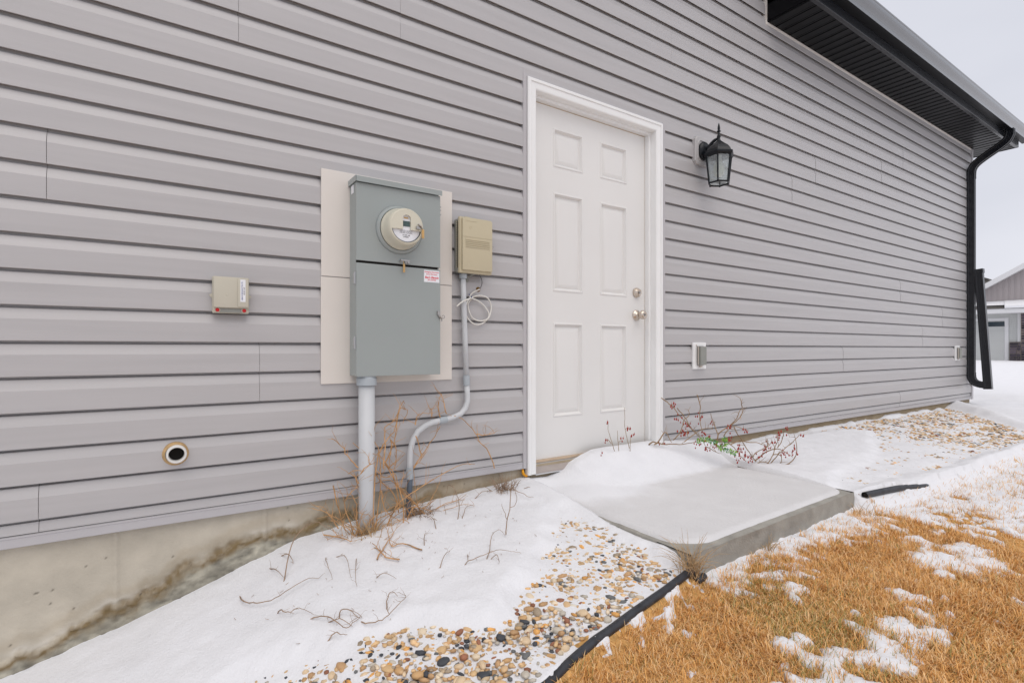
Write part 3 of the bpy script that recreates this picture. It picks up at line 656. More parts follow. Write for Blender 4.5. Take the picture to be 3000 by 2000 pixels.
for s_, z_, sz, sh_, bo in (("Emergency Disconnect", 1.3495, .0092, .0, .0), ("Service Disconnect", 1.3395, .0085, .0, .0), ("Ben's Electric", 1.3245, .0135, .25, .00035), ("(701) 220-0960", 1.3135, .0078, .15, .0)):
    o = text('lettering', s_, sz, M['red'], None, (1.0235, by - .0009, z_), shear=sh_, bold=bo, sx=.93 if bo else .84); child(o, lower)
for z_ in (1.299, 1.025):   # hinges on the left edge
    b = MB(); b.box(bx0 - .0065, bx0 - .0012, by + .018, by + .028, z_ - .022, z_ + .022, bev=.001); b.tube([(bx0 - .005, by + .006, z_ - .026), (bx0 - .005, by + .006, z_ + .026)], .0035, n=8)
    p(b.build('hinge', M['alum'], smooth=40))
b = MB(); b.box(bx0 - .0016, bx0 - .0011, by + .035, by + .07, 1.665, 1.700); p(b.build('side_label', M['label']))
for z_ in (1.655, 1.640, 1.620):
    b = MB(); b.lathe([(0, 0), (.004, 0), (.003, .003), (0, .003)], (bx1 + .002, by + .004, z_), n=8); p(b.build('cover_screw', M['steel']))
b = MB(); b.box(.872, .915, by - .008, by - .0002, 1.387, 1.394); b.box(.893, .915, by - .006, by - .0002, 1.378, 1.3875); b.lathe([(0, 0), (.0045, 0), (.004, .004), (0, .004)], (.905, by - .006, 1.383), n=10)
b.tube([(.874, by - .004, 1.392), (.868, by - .006, 1.385), (.872, by - .010, 1.380), (.880, by - .008, 1.384)], .0022, n=6); p(b.build('cover_clasp', M['steel'], smooth=30))
b = MB(); b.box(.8800, .8885, by - .016, by - .010, 1.336, 1.374, bev=.0015); b.tube([(.884, by - .012, 1.374), (.883, by - .008, 1.386)], .0015, n=5); p(b.build('wire_seal', M['seal']))
b = MB(); b.tube([(1.056, by - .002, 1.172), (1.056, by - .004, 1.158), (1.062, by - .006, 1.146), (1.072, by - .006, 1.138)], [.008, .008, .005, .004], n=8)
b.tube([(1.073, by - .006 + .004 * math.sin(a), 1.143) for a in (0,)] + [(1.080 + .007 * math.cos(a), by - .004, 1.147 + .007 * math.sin(a)) for a in np.linspace(-2.6, 2.6, 11)], .0018, n=6)
b.tube([(1.072, by - .005, 1.140), (1.072, by - .005, 1.126)], .0028, n=8); p(b.build('door_hasp', M['steel'], smooth=40))
# round meter
MX, MZ = .868, 1.523
t = thing('electricity_meter', 'round cream electricity meter with a small display on the grey cabinet', 'meter', (MX, by, MZ)); p = at(t)
b = MB(); b.lathe([(.0, .0002), (.108, .0002), (.104, .004), (.100, .010), (.094, .013), (.0915, .012), (.0915, .0005)], (MX, by, MZ), n=48); p(b.build('socket_ring', M['box_grey'], smooth='all'))
b = MB(); b.lathe([(.0, .0135), (.0905, .0135), (.0905, .022), (.088, .026), (.084, .040), (.081, .066), (.078, .080), (.074, .085)], (MX, by, MZ), n=48)
b.lathe([(.074, .085), (.070, .0865), (.068, .082), (.068, .060), (0, .060)], (MX, by, MZ), n=48); p(b.build('meter_body', M['cream'], smooth=45))
b = MB(); b.lathe([(0, .0602), (.0665, .0602), (.0665, .076), (0, .076)], (MX, by, MZ), n=48); plate = b.build('face_plate', M['label'], smooth=45); p(plate)
# cream hood over the upper half of the face with a window
b = MB(); yh = by - .0775; nseg = 28
outer = [(MX + .0725 * math.cos(a), MZ + .0725 * math.sin(a)) for a in np.linspace(math.radians(-12), math.radians(192), nseg)]
W = [(MX + .018, MZ - .013), (MX + .018, MZ + .035)] + [(MX + .018 * math.cos(a), MZ + .035 + .014 * math.sin(a)) for a in np.linspace(.3, math.pi - .3, 10)] + [(MX - .018, MZ + .035), (MX - .018, MZ - .013)]
Wr = [W[int(round(i * (len(W) - 1) / (nseg - 1)))] for i in range(nseg)]
for yy in (yh - .0085,):
    b.add([(x_, yy, z_) for x_, z_ in outer] + [(x_, yy, z_) for x_, z_ in Wr], [(i, i + 1, nseg + i + 1, nseg + i) for i in range(nseg - 1)])
b.add([(x_, yh - .0085, z_) for x_, z_ in Wr] + [(x_, yh + .001, z_) for x_, z_ in Wr], [(i, i + 1, nseg + i + 1, nseg + i) for i in range(nseg - 1)])
b.add([(x_, yh - .0085, z_) for x_, z_ in outer] + [(x_, yh + .001, z_) for x_, z_ in outer], [(i, i + 1, nseg + i + 1, nseg + i) for i in range(nseg - 1)])
b.add([(outer[-1][0], yh - .0085, outer[-1][1]), (Wr[-1][0], yh - .0085, Wr[-1][1]), (Wr[-1][0], yh + .001, Wr[-1][1]), (outer[-1][0], yh + .001, outer[-1][1])], [(0, 1, 2, 3)])
b.add([(outer[0][0], yh - .0085, outer[0][1]), (Wr[0][0], yh - .0085, Wr[0][1]), (Wr[0][0], yh + .001, Wr[0][1]), (outer[0][0], yh + .001, outer[0][1])], [(0, 1, 2, 3)])
p(b.build('meter_hood', M['cream']))
b = MB(); b.box(MX - .0165, MX + .0165, by - .0780, by - .0762, MZ + .001, MZ + .024); p(b.build('display', M['lcd']))
b = MB(); b.box(MX - .010, MX + .010, by - .0768, by - .0762, MZ + .034, MZ + .041); p(b.build('yellow_tab', M['seal']))
for i, (w_, z_) in enumerate(((.048, -.0165), (.058, -.0205), (.052, -.0245), (.060, -.0285))):
    b = MB(); xx = MX - w_ / 2
    while xx < MX + w_ / 2:
        l = R.uniform(.003, .008); b.box(xx, xx + l, by - .0766, by - .0761, MZ + z_ - .0007, MZ + z_ + .0007); xx += l + R.uniform(.001, .003)
    o = b.build('fine_print', M['ink']); p(o); o['kind'] = 'stuff'
o = text('meter_number', "19 620 108", .0075, M['ink'], None, (MX, by - .0764, MZ - .037)); p(o)
b = MB()
for i in range(14): b.box(MX - .0125 + i * .0018, MX - .0125 + i * .0018 + R.uniform(.0005, .0013), by - .0766, by - .0761, MZ - .0465, MZ - .0425)
o = b.build('barcode', M['ink']); p(o); o['kind'] = 'stuff'
b = MB(); aa = np.linspace(math.radians(195), math.radians(345), 24)
b.tube([(MX + .0665 * math.cos(a), by - .0785, MZ + .0665 * math.sin(a)) for a in aa], .0022, n=6); p(b.build('glass_rim', M['ink'], smooth='all'))
b = MB(); b.tube([(MX + .048, by - .094, MZ + .014), (MX + .060, by - .097, MZ + .004), (MX + .069, by - .090, MZ - .004)], [.004, .0045, .003], n=8); b.box(MX + .040, MX + .058, by - .095, by - .086, MZ - .008, MZ + .006, bev=.002); p(b.build('ring_lock', M['steel'], smooth=40))
b = MB(); b.box(MX + .0635, MX + .0735, by - .102, by - .092, MZ - .046, MZ - .008, bev=.002); p(b.build('wire_seal', M['seal']))
# big conduit
t = thing('conduit', 'thick straight grey conduit dropping from the meter cabinet into the snow', 'conduit', (.735, -.085, .15)); p = at(t)
b = MB(); b.tube([(.735, -.085, -.1), (.735, -.085, .872)], .0345, n=28); p(b.build('pipe', M['pvc'], smooth='all'))
b = MB(); b.lathe([(.035, 0), (.0425, 0), (.0425, .030), (.039, .034), (.039, .042), (0, .042)], (.735, -.085, .842), axis='z', n=28); p(b.build('coupling', M['pvc_fit'], smooth=40))
# beige telecom box
t = thing('telephone_box', 'beige ribbed telephone box right of the meter cabinet', 'junction box', (1.28, -.024, 1.37)); p = at(t)
nx0, nx1, nz0, nz1 = 1.190, 1.372, 1.367, 1.640
b = MB(); b.box(nx0 + .002, nx1 - .004, -.066, -.0235, nz0 + .006, nz1 - .006, bev=.006); p(b.build('box_base', M['nid_base']))
b = MB()
for i in range(20): zz = nz0 + .030 + i * .0115; b.box(nx0 - .0005, nx0 + .003, -.062 + .006 * (i % 2), -.052, zz, zz + .0055)
for i in range(2): b.box(nx0 - .0010, nx0 + .002, -.0635, -.0612, nz0 + .028, nz1 - .020)
p(b.build('vent_ribs', M['beige']))
b = MB(); b.box(nx0 - .002, nx1, -.087, -.0662, nz0, nz1, bev=.007); p(b.build('box_lid', M['beige'], smooth=30))
b = MB(); b.box(nx0 + .009, nx1 - .005, -.100, -.0865, nz0 + .014, nz1 - .010, bev=.004); p(b.build('lid_face', M['beige'], smooth=30))
b = MB(); b.box(nx0 + .012, nx1 - .006, -.1012, -.0998, 1.5415, 1.5432)
p(b.build('lid_seam', M['beige']))
for i in range(5): b = MB(); zz = 1.5275 - i * .0085; b.box(nx0 + .024, nx1 - .022, -.1028, -.0998, zz - .0012, zz + .0012); p(b.build('lid_rib', M['beige']))
b = MB(); b.box(nx0 + .024, nx0 + .085, -.1010, -.0998, 1.618, 1.6192); p(b.build('lid_rib', M['beige'])); b = MB(); b.add([(nx0 + .034, -.1008, 1.400), (nx0 + .050, -.1008, 1.400), (nx0 + .042, -.1008, 1.4165), (nx0 + .034, -.0998, 1.400), (nx0 + .050, -.0998, 1.400), (nx0 + .042, -.0998, 1.4165)], [(0, 1, 2), (0, 3, 4, 1), (1, 4, 5, 2), (2, 5, 3, 0)])
p(b.build('lid_arrow', M['beige'])); b = MB()
b.lathe([(0, 0), (.007, 0), (.007, .0009), (.0055, .0009), (.0055, 0), (0, 0)], (nx0 + .052, -.0999, 1.588), n=20)
p(b.build('lid_emblem', M['beige']))
b = MB(); b.box(1.228, 1.256, -.070, -.045, nz1 - .002, nz1 + .006, bev=.001); p(b.build('lid_hinge', M['beige']))
b = MB(); b.tube([(nx1 + .006 + .006 * math.cos(a), -.080, 1.508 + .007 * math.sin(a)) for a in np.linspace(-2.8, 2.8, 12)], .0016, n=6); b.tube([(nx1 + .001, -.078, 1.500), (nx1 + .003, -.078, 1.488)], .0025, n=6); p(b.build('lid_lock', M['steel'], smooth='all'))
b = MB(); b.box(1.247, 1.269, -.030, -.0215, 1.331, 1.352, bev=.001); b.add([(1.247, -.030, 1.352), (1.262, -.030, 1.352), (1.300, -.060, 1.372), (1.285, -.060, 1.372), (1.247, -.026, 1.352), (1.262, -.026, 1.352), (1.300, -.056, 1.372), (1.285, -.056, 1.372)], [(0, 1, 2, 3), (4, 7, 6, 5), (0, 4, 5, 1), (1, 5, 6, 2), (2, 6, 7, 3), (3, 7, 4, 0)])
b.lathe([(0, 0), (.004, 0), (.003, .003), (0, .003)], (1.258, -.030, 1.341), n=10); p(b.build('mount_bracket', M['nid_base']))
# thin conduit with its S-bend
t = thing('conduit', 'thin grey conduit with an S-bend running down from the telephone box', 'conduit', (.93, -.05, .2)); p = at(t)
pth = [(1.228, -.050, 1.352), (1.231, -.050, 1.25), (1.238, -.050, 1.05), (1.246, -.050, .858)]
b = MB(); b.tube(pth, .0135, n=18)
bend = [(1.247, -.05, .83), (1.252, -.05, .775), (1.252, -.051, .740), (1.240, -.051, .708), (1.214, -.052, .682), (1.180, -.052, .669), (1.140, -.053, .661), (1.100, -.053, .656), (1.060, -.054, .651), (1.022, -.055, .638), (.987, -.056, .616), (.961, -.058, .580), (.948, -.059, .535), (.944, -.060, .485), (.943, -.060, .40)]
b.tube(bend, .0135, n=18); p(b.build('pipe', M['pvc'], smooth='all'))
b = MB(); b.tube([(.946, -.060, .425), (.944, -.062, .37), (.936, -.068, .29), (.925, -.072, .20), (.920, -.074, .10)], .0122, n=16); p(b.build('lower_pipe', M['pvc_dark'], smooth='all'))
b = MB(); b.tube([(1.228, -.050, 1.345), (1.228, -.050, 1.366)], .019, n=18); p(b.build('coupling', M['pvc_fit'], smooth=40))
b = MB(); b.tube([(1.2455, -.050, .868), (1.2475, -.050, .820)], .0165, n=18); p(b.build('coupling', M['pvc_fit'], smooth=40))
b = MB(); b.tube([(1.136, -.053, .660), (1.098, -.053, .656)], .0165, n=18); p(b.build('coupling', M['pvc_fit'], smooth=40))
b = MB(); b.tube([(.943, -.060, .455), (.944, -.060, .402)], .0168, n=18); p(b.build('coupling', M['pvc_fit'], smooth=40))
# white cable coil
t = thing('cable_coil', 'coil of white cable tied and hanging beside the thin conduit', 'cable', (1.32, -.04, 1.2)); p = at(t)
def smooth_path(pts, k=4):
    P = [Vector(q) for q in pts]; out = []
    for i in range(len(P) - 1):
        a, b_, c_, d = P[max(i - 1, 0)], P[i], P[i + 1], P[min(i + 2, len(P) - 1)]
        for j in range(k):
            u = j / k; out.append(.5 * ((2 * b_) + (c_ - a) * u + (2 * a - 5 * b_ + 4 * c_ - d) * u * u + (3 * b_ - a - 3 * c_ + d) * u ** 3))
    out.append(P[-1]); return [tuple(v) for v in out]
CB = [(1.326, 1.298), (1.294, 1.283), (1.273, 1.259), (1.284, 1.25), (1.315, 1.243), (1.352, 1.221), (1.379, 1.181), (1.374, 1.148), (1.336, 1.124), (1.294, 1.123), (1.263, 1.149), (1.247, 1.185), (1.25, 1.221), (1.273, 1.249), (1.326, 1.268), (1.369, 1.259), (1.396, 1.228), (1.396, 1.191), (1.374, 1.153), (1.336, 1.14), (1.294, 1.15), (1.268, 1.177), (1.263, 1.222), (1.284, 1.25), (1.247, 1.244), (1.212, 1.228), (1.182, 1.204)]
pts = [(x_, -.028 - (.008 if i % 3 else .016) - (.034 if i > 23 else 0), z_) for i, (x_, z_) in enumerate(CB)]
b = MB(); b.tube(smooth_path(pts), .0036, n=8); p(b.build('cable', M['cable'], smooth='all'))
b = MB(); b.tube([(1.272 + .008 * math.cos(a), -.042 + .010 * math.sin(a), 1.253 + .006 * math.cos(a)) for a in np.linspace(0, 6.3, 12)], .0016, n=5); b.tube([(1.266, -.05, 1.262), (1.258, -.055, 1.270)], .0014, n=5); p(b.build('cable_tie', M['inkblue']))
b = MB(); b.tube(smooth_path([(1.322, -.045, 1.372), (1.336, -.045, 1.350), (1.341, -.04, 1.328), (1.336, -.034, 1.308), (1.330, -.026, 1.300)]), .0014, n=5); p(b.build('black_wire', M['wire']))
b = MB(); b.lathe([(0, 0), (.017, 0), (.013, .009), (.006, .013), (0, .013)], (1.329, -.014, 1.300), n=9); p(b.build('wall_sealant', M['brownfoam'], smooth='all'))
# small junction box
t = thing('junction_box', 'small square beige junction box with two red plugs on the siding', 'junction box', (.217, -.022, 1.137)); p = at(t)
b = MB(); b.box(.155, .279, -.052, -.0215, 1.136, 1.275, bev=.004); p(b.build('box_body', M['beige2'], smooth=30))
b = MB(); b.box(.158, .278, -.063, -.0525, 1.156, 1.274, bev=.004); b.box(.239, .276, -.0665, -.0628, 1.160, 1.2715, bev=.002); p(b.build('box_lid', M['beige2'], smooth=30))
b = MB(); b.box(.178, .256, -.0545, -.0515, 1.138, 1.153, bev=.001); p(b.build('lip', M['nid_base']))
for xx in (.171, .262):
    b = MB(); b.lathe([(.0078, .0), (.0098, .002), (.0098, .004), (.0075, .005)], (xx, -.0520, 1.147), n=20); b.lathe([(0, .004), (.0068, .004), (.0062, .0015), (0, .0015)], (xx, -.0540, 1.147), n=20, mi=1)
    p(b.build('red_plug', [M['beige2'], M['redcap']], smooth=40))
for xx, s_ in ((.155, -1), (.279, 1)):
    b = MB(); b.add([(xx, -.040, 1.192), (xx, -.040, 1.212), (xx + s_ * .011, -.040, 1.203), (xx, -.033, 1.192), (xx, -.033, 1.212), (xx + s_ * .011, -.033, 1.203)], [(0, 1, 2), (3, 5, 4), (0, 3, 4, 1), (1, 4, 5, 2), (2, 5, 3, 0)]); p(b.build('side_tab', M['beige2']))
b = MB(); b.box(.2475, .2655, -.0672, -.0666, 1.180, 1.2655); p(b.build('paper_label', M['label']))
o = text('label_print', "Ser No. D 010 ED 6 4400", .0066, M['inkblue'], None, (.2535, -.0676, 1.222), rot=(math.pi / 2, math.radians(90), 0), sx=1.0); p(o)
o = text('label_print', "JM 1 302 44", .0058, M['ink'], None, (.2605, -.0676, 1.222), rot=(math.pi / 2, math.radians(90), 0)); p(o)
b = MB(); b.lathe([(0, 0), (.004, 0), (.003, .001), (0, .001)], (.203, -.063, 1.205), n=14); p(b.build('lid_dimple', M['beige2']))
# pvc stub
t = thing('pipe_stub', 'white pvc pipe end poking from the siding low on the left', 'pipe', (.041, -.01, .613)); p = at(t)
b = MB(); b.lathe([(.0325, .0), (.0325, .042), (.030, .045), (.0265, .045), (.0250, .042), (.0240, .0), ], (.041, -.010, .613), n=36); p(b.build('pipe', M['pvc_white'], smooth=50))
b = MB(); b.lathe([(0, .0135), (.018, .0135), (.0238, .017)], (.041, -.010, .613), n=36); p(b.build('pipe_bore', M['dark']))
b = MB(); b.lathe([(.0327, .0), (.044, .004), (.042, .012), (.036, .016), (.0327, .017)], (.0385, -.0120, .6115), n=24); p(b.build('sealant_ring', M['rust'], smooth='all'))
# wall lantern
LXc, LZc = 3.13, 2.37
t = thing('wall_lantern', 'black hexagonal glass wall lantern right of the door', 'lamp', (LXc, -.03, LZc)); p = at(t)
b = MB(); oc = .022
def octo(x0, x1, z0, z1, c): return [(x0 + c, z0), (x1 - c, z0), (x1, z0 + c), (x1, z1 - c), (x1 - c, z1), (x0 + c, z1), (x0, z1 - c), (x0, z0 + c)]
rings = [(0, -.008), (0, -.036), (.006, -.040), (.022, -.040), (.024, -.044), (.028, -.044), (.031, -.038)]
vs = []
for ins, yy in rings: vs += [(x_, yy, z_) for x_, z_ in octo(3.040 + ins, 3.205 - ins, 2.272 + ins, 2.466 - ins, oc)]
b.add(vs, [(8 * r + q, 8 * r + (q + 1) % 8, 8 * r + 8 + (q + 1) % 8, 8 * r + 8 + q) for r in range(len(rings) - 1) for q in range(8)] + [tuple(8 * (len(rings) - 1) + q for q in range(8))])
p(b.build('mount_block', M['block']))
b = MB(); b.lathe([(0, 0), (.062, 0), (.064, .008), (.060, .016), (.050, .022), (.044, .026), (.024, .030), (0, .031)], (LXc, -.0395, LZc), n=32); p(b.build('back_plate', M['lamp_black'], smooth=50))
CY = -.158
b = MB(); b.tube(smooth_path([(LXc, -.068, LZc + .005), (LXc, -.085, LZc + .020), (LXc, -.110, LZc + .042), (LXc, -.135, LZc + .052), (LXc, CY, LZc + .054)]), [.016] * 4 + [.013] * 4 + [.011] * 4 + [.009] * 5, n=10); p(b.build('arm', M['lamp_black'], smooth='all'))
b = MB(); b.lathe([(.013, 0), (.010, .010), (.008, .018), (.012, .026), (.0135, .032), (.009, .040), (.007, .050), (.0065, .060), (.013, .063), (.013, .067), (.007, .070), (.0088, .086), (.0068, .102), (.002, .120), (0, .124)], (LXc, CY, 2.405), axis='z', n=16); p(b.build('finial', M['lamp_black'], smooth=50))
b = MB(); h0 = math.radians(30)
b.lathe([(.096, -.012), (.104, .0), (.104, .010), (.094, .014), (.084, .034), (.066, .056), (.040, .076), (.022, .092), (.014, .100), (0, .100)], (LXc, CY, 2.306), axis='z', n=6, a0=h0)
b.lathe([(.088, -.014), (.096, -.012)], (LXc, CY, 2.306), axis='z', n=6, a0=h0); p(b.build('cap', M['lamp_black']))
ZT, ZB, RT, RB = 2.302, 2.118, .088, .068
hexp = lambda r, k: (LXc + r * math.cos(h0 + k * math.pi / 3), CY + r * math.sin(h0 + k * math.pi / 3))
b = MB()
for k in range(6):
    a0, a1 = hexp(RT, k), hexp(RB, k); b.tube([(*a0, ZT), (*a1, ZB), (a1[0], a1[1], ZB - .008)], [.0062, .0058, .005], n=6)
    a2 = hexp(RB, k + 1); b.tube([(*a1, ZB), (*a2, ZB)], .006, n=6); a3 = hexp(RT, k + 1); b.tube([(*a0, ZT), (*a3, ZT)], .0045, n=6)
p(b.build('cage', M['lamp_black']))
for k in range(6):
    q = [hexp(RT - .003, k), hexp(RT - .003, k + 1), hexp(RB - .003, k + 1), hexp(RB - .003, k)]; b = MB()
    qi = [hexp(RT - .005, k), hexp(RT - .005, k + 1), hexp(RB - .005, k + 1), hexp(RB - .005, k)]; zz = [ZT, ZT, ZB + .002, ZB + .002]
    b.add([(*q[i], zz[i]) for i in range(4)] + [(*qi[i], zz[i]) for i in range(4)], [(0, 1, 2, 3), (4, 7, 6, 5), (0, 4, 5, 1), (1, 5, 6, 2), (2, 6, 7, 3), (3, 7, 4, 0)])
    p(b.build('pane', M['glass']))
b = MB(); b.lathe([(0, 0), (.018, .003), (.031, .020), (.036, .042), (.034, .070), (.026, .092), (.016, .104), (.0135, .112)], (LXc, CY, 2.160), axis='z', n=20); p(b.build('bulb', M['bulb'], smooth='all'))
b = MB(); b.lathe([(.016, 0), (.018, .02), (.018, .06), (0, .06)], (LXc, CY, 2.250), axis='z', n=14); p(b.build('socket', M['cream'], smooth=40))
# outlets
def outlet(x, z, label):
    t = thing('outlet', label, 'outlet', (x, -.02, z), 'weatherproof outlets along the wall'); p = at(t)
    b = MB(); b.box(x - .070, x + .070, -.034, -.0185, z - .092, z + .092, bev=.003); p(b.build('mount_block', M['white']))
    b = MB(); b.box(x - .034, x + .036, -.040, -.0345, z - .068, z + .068, bev=.002); p(b.build('cover_plate', M['steel']))
    b = MB(); b.box(x - .031, x + .034, -.066, -.0405, z - .064, z + .064, bev=.005); p(b.build('flip_cover', M['nid_base']))
    b = MB(); b.lathe([(0, 0), (.0055, 0), (.0045, .004), (0, .004)], (x - .040, -.0345, z + .072), n=12); b.tube([(x - .038, -.050, z - .060), (x - .038, -.050, z + .066)], .003, n=8); p(b.build('hinge_pin', M['nickel']))
    b = MB(); b.box(x - .010, x + .012, -.046, -.0345, z - .080, z - .070, bev=.001); b.lathe([(0, 0), (.004, 0), (0, .003)], (x - .004, -.046, z - .075), n=8); p(b.build('cover_latch', M['nickel']))
    return t
outlet(3.094, .951, 'covered outlet on a white block between door and shrub')
outlet(8.10, .945, 'covered outlet on a pale block next to the downspout')

# ---------------------------------------------------------------- downspout
t = thing('downspout', 'black downspout with its extension folded up at the house corner', 'downspout', (8.48, -.05, .5)); p = at(t)
def rect_sweep(b, path, w, d, side=Vector((1, 0, 0)), ribs=False, mi=0):
    P = [Vector(q) for q in path]; n = len(P); prof = []
    for (u, v) in [(-1, -1), (-.6, -1), (-.5, -.9), (-.1, -.9), (0, -1), (.1, -.9), (.5, -.9), (.6, -1), (1, -1), (1, -.6), (.92, -.5), (.92, .5), (1, .6), (1, 1), (.6, 1), (-.6, 1), (-1, 1), (-1, .6), (-.92, .5), (-.92, -.5), (-1, -.6)]: prof.append((u * w / 2, v * d / 2))
    m = len(prof); vs = []
    for i in range(n):
        tg = (P[min(i + 1, n - 1)] - P[max(i - 1, 0)]).normalized(); nr = side.cross(tg).normalized(); s_ = 1.0
        if ribs: s_ = 1.0 + (.035 if i % 2 else -.02)
        for u, v in prof: vs.append((P[i] + side * u * s_ + nr * v * s_)[:])
    fs = [(i * m + k, i * m + (k + 1) % m, (i + 1) * m + (k + 1) % m, (i + 1) * m + k) for i in range(n - 1) for k in range(m)]
    fs += [tuple(range(m))[::-1], tuple((n - 1) * m + k for k in range(m))]; b.add(vs, fs, mi)
DXc = 8.478
b = MB(); rect_sweep(b, smooth_path([(DXc, -.425, GZ + .004), (DXc, -.425, GZ - .04), (DXc, -.418, GZ - .075), (DXc, -.385, GZ - .13), (DXc, -.30, GZ - .19), (DXc, -.20, GZ - .25), (DXc, -.115, GZ - .31), (DXc, -.072, GZ - .37), (DXc, -.062, GZ - .44), (DXc, -.062, GZ - .50)], 3), .064, .082); p(b.build('elbow', M['black'], smooth=30))
b = MB(); rect_sweep(b, [(DXc, -.062, GZ - .48), (DXc, -.062, .66)], .058, .074); p(b.build('pipe', M['black'], smooth=20))
b = MB(); rect_sweep(b, smooth_path([(DXc, -.062, .70), (DXc, -.064, .65), (DXc, -.076, .605), (DXc, -.104, .572), (DXc, -.145, .555), (DXc, -.19, .548)], 4), .062, .078, ribs=True); p(b.build('lower_elbow', M['black'], smooth=20))
b = MB(); rect_sweep(b, [(DXc, -.225, .500), (DXc, -.135, 1.975)], .062, .080); ext = b.build('extension', M['black'], smooth=20); p(ext)
b = MB(); rect_sweep(b, [(DXc, -.137, 1.940), (DXc, -.134, 1.992)], .070, .094); p(b.build('extension_collar', M['black'], smooth=20))
b = MB(); b.box(DXc - .034, DXc + .034, -.104, -.098, 1.955, 1.975); p(b.build('clip', M['black']))
b = MB(); b.box(DXc - .036, DXc + .036, -.101, -.022, 1.53, 1.55); p(b.build('strap', M['black']))

# ---------------------------------------------------------------- edging pipes
def ground_path(pts, off, k=6):
    P = smooth_path([(x_, y_, 0) for x_, y_ in pts], k); return [(x_, y_, T(x_, y_) + off) for x_, y_, _ in P]
b = MB(); pp = ground_path([(1.700, -1.083), (1.62, -1.095), (1.5, -1.108), (1.35, -1.127), (1.15, -1.155), (1.045, -1.168), (.855, -1.213), (.6, -1.29), (.2, -1.43), (-.5, -1.6)], .007); pp = [(x_, y_, z_ + .012 * max(0, min(1, (x_ - 1.45) / .2)) - .02 * max(0, min(1, (1.25 - x_) / .6))) for x_, y_, z_ in pp]; b.tube(pp, .0140, n=18)
props(b.build('edging_pipe', M['rubber'], smooth=50), 'black round lawn edging running from the slab corner to the lower frame edge', 'edging')
pp = ground_path([(3.165, -1.028), (3.23, -1.034), (3.45, -1.062), (3.71, -1.10), (4.2, -1.12)], .019); pp = [(x_, y_, z_ - .12 * max(0, x_ - 3.5) ** 1.3) for x_, y_, z_ in pp]
t = thing('edging_pipe', 'black round lawn edging beyond the slab with its open end showing', 'edging', pp[0]); p = at(t)
b = MB(); b.tube(pp, .0170, n=18, cap=False); p(b.build('pipe', M['rubber'], smooth='all'))
b = MB(); b.tube([pp[0], pp[3]], .0128, n=14); b.v = [(x_ + .003, y_, z_) for x_, y_, z_ in b.v]; p(b.build('bore', M['dark']))

# ---------------------------------------------------------------- stones
def stone_mesh(seed, sub):
    bm = bmesh.new(); bmesh.ops.create_icosphere(bm, subdivisions=sub, radius=1.0); r = random.Random(seed)
    ax = (r.uniform(.85, 1.5), r.uniform(.6, .95), r.uniform(.42, .70)); pl = [(Vector((r.gauss(0, 1), r.gauss(0, 1), r.gauss(0, 1))).normalized(), r.uniform(.62, .85)) for _ in range(5)]; ph = [r.uniform(0, 6) for _ in range(6)]
    for v in bm.verts:
        c = v.co.copy(); k = 1 + .10 * math.sin(3 * c.x + ph[0]) + .09 * math.sin(3 * c.y + ph[1]) + .08 * math.sin(2.5 * c.z + ph[2])
        q = c * k
        for n_, d_ in pl:
            e = q.dot(n_) - d_
            if e > 0: q = q - n_ * e * .8
        v.co = Vector((q.x * ax[0], q.y * ax[1], q.z * ax[2]))
    V = np.array([v.co[:] for v in bm.verts]); F = np.array([[v.index for v in f.verts] for f in bm.faces]); bm.free(); return V, F
hi = [stone_mesh(s_, 2) for s_ in range(10)]; lo = [stone_mesh(s_ + 50, 1) for s_ in range(10)]
rs = np.random.RandomState(7)
cand = []
def scatter(x0, x1, y0, y1, step, size, frac, zone):
    xs_ = np.arange(x0, x1, step); ys_ = np.arange(y0, y1, step); a, b_ = np.meshgrid(xs_, ys_); a = a.ravel() + rs.uniform(-.45, .45, a.size) * step; b_ = b_.ravel() + rs.uniform(-.45, .45, b_.size) * step
    keep_ = rs.rand(a.size) < frac; a, b_ = a[keep_], b_[keep_]
    E = expose(a, b_); ok = E > .12; ok &= ~((a > SLX0 - .012) & (a < SLX1 + .012) & (b_ > SLYf(a) - .012)); ok &= b_ < -.012; ok &= b_ > np.interp(a, YEX, YEY) + .028
    for x_, y_, e in zip(a[ok], b_[ok], E[ok]): cand.append((x_, y_, min(size * math.exp(rs.normal(0, .30)), .0175), zone))
scatter(-.3, SLX0, -1.36, -.25, .0170, .0088, .99, 0)
scatter(-.3, SLX0, -1.36, -.25, .038, .0122, .75, 0)
scatter(3.05, 8.6, -1.12, -.01, .030, .0140, .95, 1)
scatter(3.05, 8.6, -1.12, -.01, .10, .0185, .6, 1)
camp = np.array([0, -2.321, 1.0])
cand.sort(key=lambda c: -c[2] / math.dist((c[0], c[1], .1), camp))
stone_me = []
for i, (V, F) in enumerate(hi):
    me = bpy.data.meshes.new('stone'); me.from_pydata(V.tolist(), [], F.tolist()); me.polygons.foreach_set('use_smooth', [True] * len(me.polygons)); me.materials.append(M['stone']); stone_me.append(me)
mV = []; mF = []; mC = []; base = 0
TC = np.array(stone_cols); PW_ = np.array([1.3, 1.5, 1.0, .7, .9, .5, 1.0, .7, 1.4, 1.2, 1.2, 1.2]); PW_ = PW_ / PW_.sum()
